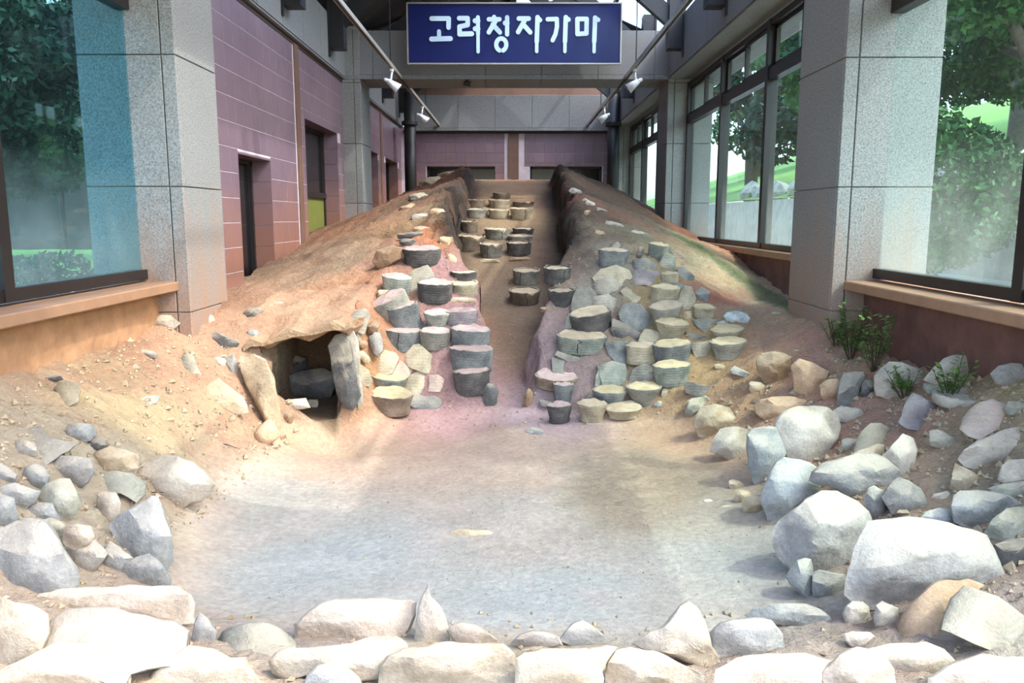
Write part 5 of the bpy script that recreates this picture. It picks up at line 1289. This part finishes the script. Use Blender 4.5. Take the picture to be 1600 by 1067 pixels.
# ---------------------------------------------------------------- row of boulders along the open front
G = 'pale boulders along the open front'
for a, k in [
 (([(28, 944), (50, 930), (80, 920), (130, 916), (180, 914), (240, 914), (280, 916), (298, 928), (306, 944), (306, 974), (250, 978), (80, 966)], 'pale', 'long flat-topped pale boulder behind the speckled grey plate'), {}),
 (([(-20, 930), (0, 930), (24, 940), (50, 946), (76, 958), (80, 990), (64, 1024), (30, 1050), (-20, 1064)], 'cream', 'cream boulder in the corner under the smooth blue grey one'), {}),
 (([(-20, 1056), (10, 1040), (48, 1022), (92, 1002), (140, 1004), (200, 1012), (212, 1040), (204, 1090), (-20, 1090)], 'cream', 'cream boulder cut off by the frame under the grey plate'), dict(dy=-.1)),
 (([(216, 1090), (240, 1050), (270, 1022), (296, 1006), (332, 1012), (360, 1028), (384, 1026), (404, 1060), (410, 1090)], 'cream', 'smooth cream boulder before the pale domed shell'), dict(dy=-.06)),
 (([(304, 972), (312, 956), (325, 966), (340, 986), (334, 1008), (312, 1010), (298, 1000)], 'lblue', 'small bluish stone tucked behind the domed shell'), {}),
 (([(459, 975), (478, 955), (500, 942), (525, 936), (560, 934), (600, 934), (640, 936), (652, 940), (650, 962), (640, 984), (628, 996), (580, 1002), (532, 1008), (480, 1010), (464, 1006)], 'pale', 'broad pale boulder beside the upright spike'), {}),
 (([(418, 1032), (430, 1020), (450, 1012), (510, 1010), (548, 1003), (581, 996), (620, 994), (634, 1004), (640, 1018), (628, 1044), (600, 1060), (540, 1064), (487, 1054), (450, 1066), (424, 1052)], 'cream', 'long cream boulder in front of the broad pale one'), dict(dy=-.05)),
 (([(470, 1090), (480, 1054), (495, 1038), (515, 1035), (540, 1042), (562, 1058), (575, 1090)], 'lblue', 'small bluish boulder at the lower frame edge'), dict(dy=-.1)),
 (([(645, 1010), (649, 975), (656, 942), (661, 926), (669, 911), (674, 931), (684, 944), (694, 956), (701, 980), (705, 1004), (690, 1014), (660, 1014)], 'pale', 'upright pointed spike of pale stone in the front row'), dict(depth=.9)),
 (([(697, 985), (705, 975), (722, 971), (745, 976), (760, 986), (787, 1006), (760, 1014), (712, 1010)], 'pale', 'half hidden pale boulder behind the upright spike'), {}),
 (([(590, 1060), (594, 1040), (604, 1024), (630, 1015), (660, 1010), (680, 1003), (697, 1001), (740, 1004), (787, 1006), (804, 1021), (812, 1050), (812, 1090), (590, 1090)], 'cream', 'very large rounded boulder in front of the spike'), dict(dy=-.12)),
 (([(806, 1030), (820, 1018), (850, 1014), (880, 1012), (915, 1012), (932, 1020), (942, 1060), (940, 1090), (804, 1090)], 'cream', 'wide cream boulder between the two largest of the row'), dict(dy=-.1)),
 (([(870, 1002), (882, 985), (895, 972), (909, 967), (925, 978), (952, 1000), (935, 1010), (900, 1014)], 'lblue', 'small pale pyramid stone at the pit edge in the front row'), {}),
 (([(796, 1006), (810, 992), (830, 985), (855, 986), (874, 994), (880, 1008), (840, 1014)], 'grey', 'low grey stone peeking over the wide cream boulder'), {}),
 (([(985, 1006), (1012, 990), (1032, 976), (1044, 963), (1062, 943), (1075, 937), (1090, 950), (1106, 974), (1114, 1009), (1130, 1035), (1141, 1054), (1110, 1046), (1084, 1038), (1050, 1026), (1010, 1018)], 'cream', 'peaked boulder like a tent in the front row'), {}),
 (([(944, 1052), (948, 1034), (960, 1018), (987, 1010), (1020, 1016), (1053, 1031), (1080, 1042), (1100, 1054), (1114, 1090), (944, 1090)], 'cream', 'cream boulder at the foot of the tent-like one'), dict(dy=-.1)),
 (([(900, 1020), (925, 1010), (948, 1005), (966, 1011), (952, 1030), (940, 1050), (925, 1090), (896, 1090)], 'pale', 'narrow pale stone wedged between cream boulders'), dict(dy=-.08)),
 (([(1108, 988), (1124, 972), (1145, 965), (1180, 965), (1206, 969), (1224, 991), (1226, 1012), (1180, 1028), (1119, 1036)], 'lblue', 'flat whitish stone beside the tent-like boulder'), {}),
 (([(1160, 968), (1176, 950), (1197, 944), (1230, 941), (1259, 943), (1282, 950), (1296, 962), (1304, 984), (1260, 984), (1206, 976)], 'lblue', 'low bluish white stone nearer the pit than the flat one'), {}),
 (([(1116, 1046), (1150, 1028), (1200, 1020), (1260, 1022), (1300, 1032), (1316, 1060), (1318, 1090), (1116, 1090)], 'pale', 'broad flat boulder at the lower frame edge, window side'), dict(dy=-.1)),
 (([(1228, 901), (1236, 885), (1245, 874), (1258, 870), (1268, 873), (1273, 905), (1273, 946), (1262, 940), (1250, 926), (1236, 914)], 'blue', 'thin upright bluish stone at the pit corner'), dict(depth=.9)),
 (([(1316, 958), (1322, 945), (1332, 938), (1348, 939), (1358, 948), (1360, 966), (1344, 981), (1322, 976)], 'pale', 'egg-shaped pale stone near the curved saggar'), {}),
 (([(1364, 960), (1368, 945), (1378, 938), (1403, 950), (1406, 978), (1384, 984), (1368, 980)], 'pale', 'squarish pale stone next to the egg-shaped one'), {}),
 (([(1356, 1014), (1390, 1004), (1447, 1003), (1475, 1014), (1492, 1032), (1470, 1052), (1420, 1056), (1381, 1053)], 'cream', 'smooth cream stone before the tan curved saggar'), {}),
 (([(1285, 1048), (1310, 1022), (1340, 1010), (1375, 1016), (1398, 1045), (1406, 1090), (1290, 1090)], 'pale', 'pale boulder beside the smooth cream stone'), dict(dy=-.08)),
 (([(1450, 1058), (1480, 1038), (1534, 1020), (1580, 1024), (1620, 1034), (1620, 1090), (1450, 1090)], 'pale', 'large pale boulder in the corner below the curled shard'), dict(dy=-.08)),
 ((blk(1296, 915, 60, 44, 12), 'grey', 'half buried grey stone at the foot of the biggest boulder'), {}),
 ((blk(1345, 1000, 50, 26, 6), 'pale', 'low pale stone behind the smooth cream one'), {})]:
    rock(*a, group=G, **k)
shard([(62, 1026), (70, 992), (82, 970), (104, 950), (140, 947), (180, 948), (230, 958), (280, 972), (298, 986), (290, 1014), (280, 1040), (256, 1040), (232, 1044), (205, 1056), (190, 1080), (130, 1050)], 'blue', 'big speckled grey blue plate lying on the front boulders', 15, .45, 'shard', 'saggar_shard', 'shards on the front row', 1.0, .05, dy=-.12)
shard([(338, 1003), (348, 988), (362, 979), (384, 974), (405, 972), (430, 978), (450, 990), (462, 1004), (465, 1012), (440, 1018), (425, 1026), (418, 1036), (400, 1035), (370, 1029), (350, 1022)], 'sgreen', 'pale domed shell-like saggar shard in the front row', 0, .8, group='shards on the front row', lean=1.1, th=.035)
shard([(1403, 984), (1410, 962), (1425, 940), (1440, 922), (1456, 911), (1484, 906), (1512, 906), (1540, 912), (1520, 922), (1486, 936), (1472, 960), (1468, 984), (1464, 1010), (1440, 1008), (1407, 1004)], 'orange', 'large tan curved saggar wall standing on edge', 10, .7, group='shards on the front row', th=.05, lean=.6)
shard([(1469, 984), (1474, 960), (1486, 938), (1506, 916), (1520, 918), (1543, 926), (1575, 945), (1612, 970), (1612, 1030), (1570, 1024), (1534, 1015), (1505, 1000), (1482, 988)], 'sgrey', 'large grey curled shard like a hood at the frame edge', 35, .85, group='shards on the front row', th=.04, lean=.9, dy=-.1)

# ---------------------------------------------------------------- stones of the bank by the large plain pane
G = 'boulders of the bank by the large pane'
for a, k in [
 (([(1215, 664), (1220, 654), (1229, 646), (1248, 640), (1269, 638), (1290, 641), (1304, 652), (1310, 668), (1306, 684), (1296, 702), (1288, 722), (1276, 730), (1262, 726), (1249, 722), (1232, 714), (1219, 690)], 'pale', 'big pale boulder with a bluish top beside the orange ledge'), {}),
 (([(1168, 680), (1176, 673), (1195, 671), (1210, 672), (1218, 688), (1226, 708), (1216, 730), (1205, 749), (1190, 763), (1178, 752), (1171, 729)], 'blue', 'tall blue grey boulder at the pit edge below the pale one'), {}),
 (([(1111, 704), (1117, 686), (1127, 672), (1148, 669), (1170, 672), (1172, 700), (1168, 724), (1150, 724), (1130, 714)], 'pale', 'pale angular stone at the pit corner next to tall blue boulder'), {}),
 (([(1084, 663), (1090, 648), (1098, 638), (1118, 634), (1138, 638), (1148, 656), (1140, 674), (1114, 686), (1094, 680)], 'tan', 'crumbly tan stone where the larger pile meets the pit'), {}),
 (([(1190, 776), (1197, 756), (1205, 738), (1213, 724), (1224, 716), (1248, 722), (1272, 734), (1279, 752), (1274, 770), (1242, 789), (1230, 806), (1219, 823), (1202, 810)], 'lblue', 'square-faced bluish boulder on the pit edge'), {}),
 (([(1271, 751), (1276, 738), (1290, 726), (1318, 716), (1347, 710), (1368, 713), (1384, 720), (1402, 736), (1416, 753), (1400, 760), (1381, 763), (1360, 772), (1340, 781), (1326, 774), (1310, 762)], 'grey', 'broad rough grey slab lying across two boulders'), {}),
 (([(1208, 840), (1222, 815), (1238, 798), (1260, 780), (1284, 772), (1306, 774), (1336, 788), (1352, 802), (1358, 818), (1348, 838), (1336, 862), (1318, 898), (1300, 908), (1274, 908), (1245, 890), (1222, 870)], 'grey', 'second biggest boulder, sloping brownish face, at the pit edge'), {}),
 (([(1352, 777), (1358, 764), (1366, 760), (1384, 769), (1390, 782), (1391, 798), (1380, 814), (1366, 810), (1354, 803)], 'grey', 'small cube-like grey stone under the rough slab'), {}),
 (([(1379, 777), (1390, 760), (1404, 748), (1420, 754), (1438, 765), (1451, 790), (1446, 802), (1434, 810), (1412, 806), (1394, 803)], 'grey', 'grey pointed block next to the small cube'), {}),
 (([(1330, 925), (1336, 890), (1344, 864), (1354, 842), (1366, 820), (1388, 816), (1420, 812), (1441, 815), (1480, 822), (1510, 832), (1532, 842), (1546, 862), (1556, 884), (1570, 905), (1578, 930), (1540, 938), (1500, 938), (1440, 944), (1400, 946), (1350, 944)], 'grey', 'biggest boulder of all, broad flat brownish grey face'), {}),
 (([(1438, 812), (1450, 800), (1468, 795), (1486, 798), (1500, 808), (1512, 828), (1490, 828), (1460, 822)], 'lblue', 'pale blue stone peeping behind the biggest boulder'), {}),
 (([(1488, 790), (1493, 776), (1503, 769), (1525, 767), (1549, 769), (1572, 776), (1591, 788), (1572, 798), (1552, 808), (1544, 830), (1520, 826), (1495, 814)], 'blue', 'grey blue angular boulder above the biggest one'), {}),
 (([(1486, 762), (1489, 742), (1494, 726), (1515, 736), (1543, 752), (1544, 763), (1522, 768), (1499, 769)], 'tan', 'tan-topped wedge stone behind the grey blue boulder'), {}),
 (([(1561, 748), (1566, 730), (1576, 720), (1620, 718), (1620, 758), (1590, 762), (1570, 757)], 'pale', 'pale lumpy stone at the frame edge, middle of the bank'), {}),
 (([(1502, 716), (1508, 703), (1530, 688), (1560, 676), (1590, 670), (1620, 676), (1620, 716), (1570, 726), (1532, 732), (1512, 726)], 'pale', 'large crumbly pale boulder at the frame edge'), {}),
 (([(1308, 632), (1312, 605), (1319, 586), (1334, 582), (1348, 583), (1350, 592), (1345, 606), (1343, 618), (1331, 634), (1318, 634)], 'grey', 'upright grey stone casting shade over the orange ledge'), dict(depth=.9)),
 (([(1346, 602), (1352, 594), (1366, 596), (1372, 606), (1372, 616), (1356, 620), (1346, 616)], 'spurple', 'dark purplish stone between the upright grey and the white one'), {}),
 (([(1368, 606), (1370, 588), (1378, 576), (1391, 567), (1412, 570), (1436, 580), (1452, 597), (1446, 610), (1436, 618), (1414, 622), (1388, 622), (1371, 617)], 'pale', 'white squared boulder with a greenish foot'), {}),
 (([(1447, 592), (1460, 574), (1475, 561), (1490, 556), (1512, 557), (1530, 555), (1534, 572), (1528, 584), (1500, 596), (1464, 599)], 'pale', 'white craggy boulder on the skyline of the bank'), {}),
 (([(1550, 584), (1562, 573), (1580, 568), (1620, 572), (1620, 602), (1580, 604), (1558, 598)], 'grey', 'craggy stone at the frame edge on the skyline'), {}),
 (([(1381, 714), (1396, 694), (1411, 681), (1425, 687), (1432, 703), (1430, 722), (1424, 742), (1410, 748), (1396, 730)], 'pale', 'crumbling pale pink stone between the domed shards'), {}),
 (([(1540, 834), (1552, 812), (1573, 796), (1620, 790), (1620, 850), (1580, 852), (1552, 846)], 'green', 'mossy dark boulder at the frame edge'), {}),
 (([(1546, 764), (1570, 756), (1620, 750), (1620, 784), (1580, 780), (1556, 774)], 'green', 'low mossy stone above the mossy dark boulder'), {}),
 (([(1545, 872), (1556, 852), (1574, 844), (1620, 840), (1620, 888), (1580, 896), (1556, 888)], 'dark', 'dark grey stone at the frame edge beside the biggest boulder'), {}),
 ((blk(1160, 776, 24, 22, 10), 'tan', 'small tan stone on the pit floor below the tall blue boulder'), {}),
 ((blk(1178, 790, 34, 30, -10), 'tan', 'lumpy tan stone before the square-faced bluish boulder'), {}),
 ((blk(1150, 758, 20, 14, 10), 'tan', 'little stone at the pit corner, behind the small tan one'), {}),
 ((blk(1326, 650, 46, 24, 8), 'pale', 'crumbly stone in front of the upright grey one'), {}),
 ((blk(1352, 712, 56, 22, -20), 'tan', 'tan stone under the small domed shard'), {}),
 ((blk(1470, 776, 30, 12, -10), 'pale', 'thin pale chip in the hollow behind the pointed block'), {}),
 ((blk(1475, 690, 46, 26, 20), 'cream', 'crumbling cream stone left of the large crumbly boulder'), {}),
 ((blk(1465, 608, 40, 18, 8), 'green', 'greenish low stone under the white craggy boulder'), {}),
 ((blk(1330, 738 - 44, 26, 18, 0), 'cream', 'small cream stone beside the big pale boulder'), {}),
 ((blk(1590, 640, 30, 22, 20), 'green', 'mossy stone at the frame edge beside the pink domed shard'), {})]:
    if a[1] == 'spurple': a = (a[0], 'dark', a[2])
    rock(*a, group=G, **k)
Gb = 'shards on the bank by the large pane'
shard([(1403, 660), (1410, 640), (1420, 620), (1428, 613), (1446, 622), (1470, 637), (1462, 648), (1450, 660), (1432, 674), (1416, 670)], 'spurple', 'purplish ridged wall shard sloping to one side', 30, .55, group=Gb, th=.035)
shard([(1499, 670), (1504, 652), (1514, 640), (1532, 628), (1550, 621), (1568, 630), (1586, 642), (1599, 652), (1584, 660), (1564, 669), (1546, 678), (1529, 688), (1512, 682)], 'spink', 'large pinkish domed shard by the frame edge', 20, .8, group=Gb, th=.03, lean=.9)
shard([(1332, 710), (1338, 690), (1347, 672), (1360, 661), (1376, 660), (1392, 668), (1400, 680), (1394, 692), (1374, 698), (1356, 706)], 'stan', 'cream domed shard with a dark gap under its edge', 10, .8, group=Gb, th=.03, lean=.9)
# round lid lying flat
hb = hit(1506, 622); t = empty('round_plate', (hb.x, hb.y, hb.z - .01), (math.radians(4), math.radians(-3), 0)); tag(t, 'round pale saggar lid lying flat below the white craggy boulder', 'lid')
n = 40; R = 46 * hb.y / F; pr = [(.9, -.02), (1, 0), (1.0, .03), (.93, .045), (.8, .03), (.4, .026), (0.01, .03)]
V = [(R * r * (1 + .03 * mnoise.noise(Vector((math.cos(6.283 * i / n) * 2, math.sin(6.283 * i / n) * 2, 1)))) * math.cos(2 * PI * i / n), R * r * math.sin(2 * PI * i / n), z + .006 * mnoise.noise(Vector((i * .7, r * 5, 3)))) for r, z in pr for i in range(n)]
Fc = [(q * n + i, q * n + (i + 1) % n, (q + 1) * n + (i + 1) % n, (q + 1) * n + i) for q in range(6) for i in range(n)]
mesh_obj('lid_plate', V, Fc, M['pale'], t, True)
# burnt blocks of the little retaining wall below the sunny slope
G = 'burnt blocks under the sunny slope'
for a, k in [
 (([(1180, 562), (1186, 553), (1206, 549), (1226, 551), (1238, 558), (1238, 582), (1235, 603), (1214, 602), (1195, 600), (1184, 586)], 'brown', 'rough brown block, first of the row under the sunny slope'), {}),
 (([(1236, 572), (1249, 562), (1272, 568), (1298, 580), (1292, 598), (1280, 613), (1259, 619), (1240, 612)], 'orange', 'orange-faced block, middle of the row under the sunny slope'), {}),
 (([(1279, 602), (1292, 592), (1308, 590), (1318, 602), (1316, 622), (1300, 626), (1283, 623)], 'orange', 'smaller orange block behind the upright grey stone'), {}),
 (([(1176, 634), (1186, 624), (1205, 618), (1240, 620), (1276, 628), (1272, 638), (1250, 644), (1230, 656), (1212, 664), (1194, 656), (1180, 646)], 'orange', 'wide flat orange ledge slab before the burnt blocks'), dict(depth=1.0, hz=.2)),
 ((blk(1182, 606, 26, 18, 0), 'tan', 'small crumbling tan stone at the corner of the orange ledge'), {})]:
    rock(*a, group=G, **k)
# things on the pit floor
for (x, y, w_, h_, lb) in ((1106, 784, 17, 9, 'small round pale disc lying on the pit floor'), (1136, 793, 22, 8, 'second flat disc sunk in the pit floor near the boulders')):
    rock(ell(x, y, w_, h_), 'pale', lb, 'disc', 'clay_disc', .9, hz=.1, rough=.01)
for (x, y, w_, h_, lb) in ((738, 838, 70, 22, 'low stony hump in the middle of the pit floor'), (483, 786, 9, 7, 'single pebble on the sunlit pit floor')):
    rock(blk(x, y, w_, h_), 'tan', lb, 'stone', 'rock', .5 if w_ > 20 else .8, hz=.0, rough=.04)
# flat stones and sherds on the crests of the chamber walls
G = 'flat pieces on the chamber crests'
for x, y, w_, h_, r, m, lb in [
 (657, 340, 30, 13, -6, 'grey', 'pale flat slab on the near crest beside the tiled wall'),
 (655, 310, 34, 18, -8, 'dark', 'dark rounded disc on the crest, tiled-wall side'),
 (674, 287, 40, 17, -14, 'tan', 'broad sandy plate on the highest crest, tiled-wall side'),
 (700, 273, 30, 10, -8, 'brown', 'rusty flat piece at the far end of the crest, tiled-wall side'),
 (636, 326, 26, 12, -20, 'brown', 'brown flake below the dark rounded disc'),
 (660, 358, 26, 10, 4, 'tan', 'small flat tan flake behind the crest stones'),
 (684, 333, 24, 14, 8, 'orange', 'orange crumbly lump on the inner edge of the crest'),
 (697, 382, 22, 26, 10, 'orange', 'crumbly orange lump at the near end of the chamber wall'),
 (705, 408, 16, 22, 0, 'orange', 'small orange lump overhanging the chamber edge'),
 (900, 300, 22, 9, 20, 'grey', 'grey flake at the far end of the mossy-side crest'),
 (920, 318, 24, 10, 24, 'grey', 'second grey flake along the mossy-side crest'),
 (938, 330, 26, 10, 20, 'dark', 'dark flake in the middle of the mossy-side crest'),
 (915, 335, 16, 14, 10, 'brown', 'brown knob on the inner lip of the mossy-side crest'),
 (960, 352, 28, 10, 16, 'grey', 'long grey flake on the outer slope of the mossy side'),
 (935, 366, 22, 12, 12, 'brown', 'brown crumbly piece behind the ridged crest saggar'),
 (1000, 366, 30, 9, 16, 'grey', 'thin flake behind the top of the larger pile'),
 (1215, 490, 20, 5, 8, 'green', 'thin green-edged flake on the sunny slope')]:
    rock(blk(x, y, w_, h_, r), m, lb, 'stone', 'flat_stone', .9, group=G, hz=.0, rough=.05)

# ---------------------------------------------------------------- weeds, twigs, loose rubble
def weed(px, py, h_, n, label, seed):
    p = hit(px, py); p.x = min(p.x, 2.42); p.y = min(p.y, 5.9) ; p.z = zat(p.x, p.y); rnd = random.Random(seed); t = empty('weed', tuple(p)); tag(t, label, 'weed', 'weeds under the large pane'); mb = MB(); V = []; Fc = []
    for i in range(n):
        a = rnd.uniform(0, 2 * PI); r = rnd.uniform(.03, .16); e = Vector((math.cos(a) * r, math.sin(a) * r * .6, h_ * rnd.uniform(.5, 1)))
        mb.tube((0, 0, -.03), e, .003, .0015, 5)
        for j in range(14):
            q = e * (.3 + .7 * j / 13); b = rnd.uniform(0, 2 * PI); d = Vector((math.cos(b), math.sin(b), .35)) * rnd.uniform(.03, .065); s_ = Vector((-d.y, d.x, 0)) * .25; k = len(V)
            V += [q, q + d * .5 + s_, q + d, q + d * .5 - s_]; Fc.append((k, k + 1, k + 2, k + 3))
    mb.build('stem', M['twig'], t); mesh_obj('leaves', V, Fc, M['weed'], t)
for i, (x, y, h_, n, lb) in enumerate([(1372, 545, .42, 16, 'tall bushy weed against the pillar under the large pane'), (1415, 562, .40, 16, 'bushy weed next to the tall one under the large pane'), (1340, 530, .26, 10, 'low weed in the dark corner by the granite pillar'), (1470, 578, .2, 8, 'small weed behind the white craggy boulder'), (1545, 582, .28, 10, 'leafy weed beside the frame edge under the sill')]):
    weed(x, y, h_, n, lb, 60 + i)
for i, (x, y, a, L, lb) in enumerate([(356, 700, .3, .16, 'dry twig lying on the bank slope'), (240, 775, -.1, .1, 'dry twig under the big pale boulder')]):
    p = hit(x, y); d = Vector((math.cos(a), -.2, -math.sin(a) * .8)) * L / 2
    tag(MB().tube(p - d + Vector((0, 0, .015)), p + Vector((0, 0, .02)), .004, .003, 6).tube(p + Vector((0, 0, .02)), p + d + Vector((0, .02, .012)), .003, .0015, 6).build('twig', M['twig']), lb, 'twig', 'dry twigs')
rnd = random.Random(11); V = []; Fc = []
spots_ = []
for i in range(4600):
    q = rnd.random()
    if q < .42: x, y = rnd.uniform(1.45, 2.6), rnd.uniform(2.6, 6.0)
    elif q < .68: x, y = -rnd.uniform(1.6, 2.6), rnd.uniform(2.8, 6.0)
    elif q < .8: x, y = rnd.uniform(-1, 1.6), rnd.uniform(6.0, 7.8)
    elif q < .88: x, y = rnd.uniform(-1.2, 1.4), rnd.uniform(3.1, 6.2)
    else: x, y = rnd.uniform(-2.4, 2.6), rnd.uniform(2.1, 3.0)
    s = rnd.uniform(.004, .015) * (2.2 if rnd.random() < .16 and q < .68 else 1) * (.6 if .8 <= q < .88 else 1); z = zat(x, y) + s * .3; k = len(V)
    P = [Vector((1, 0, 0)), Vector((-.6, .8, 0)), Vector((-.6, -.8, 0)), Vector((.1, 0, .9)), Vector((0, 0, -.8))]
    an = rnd.uniform(0, 6.28); ca, sa = math.cos(an), math.sin(an)
    for p in P: p = p * s * rnd.uniform(.7, 1.3); V.append((x + p.x * ca - p.y * sa, y + p.x * sa + p.y * ca, z + p.z))
    Fc += [(k, k + 1, k + 3), (k + 1, k + 2, k + 3), (k + 2, k, k + 3), (k + 1, k, k + 4), (k + 2, k + 1, k + 4), (k, k + 2, k + 4)]
tag(mesh_obj('rubble', V, Fc, M['tan'], ground), None, None, None, 'stuff')
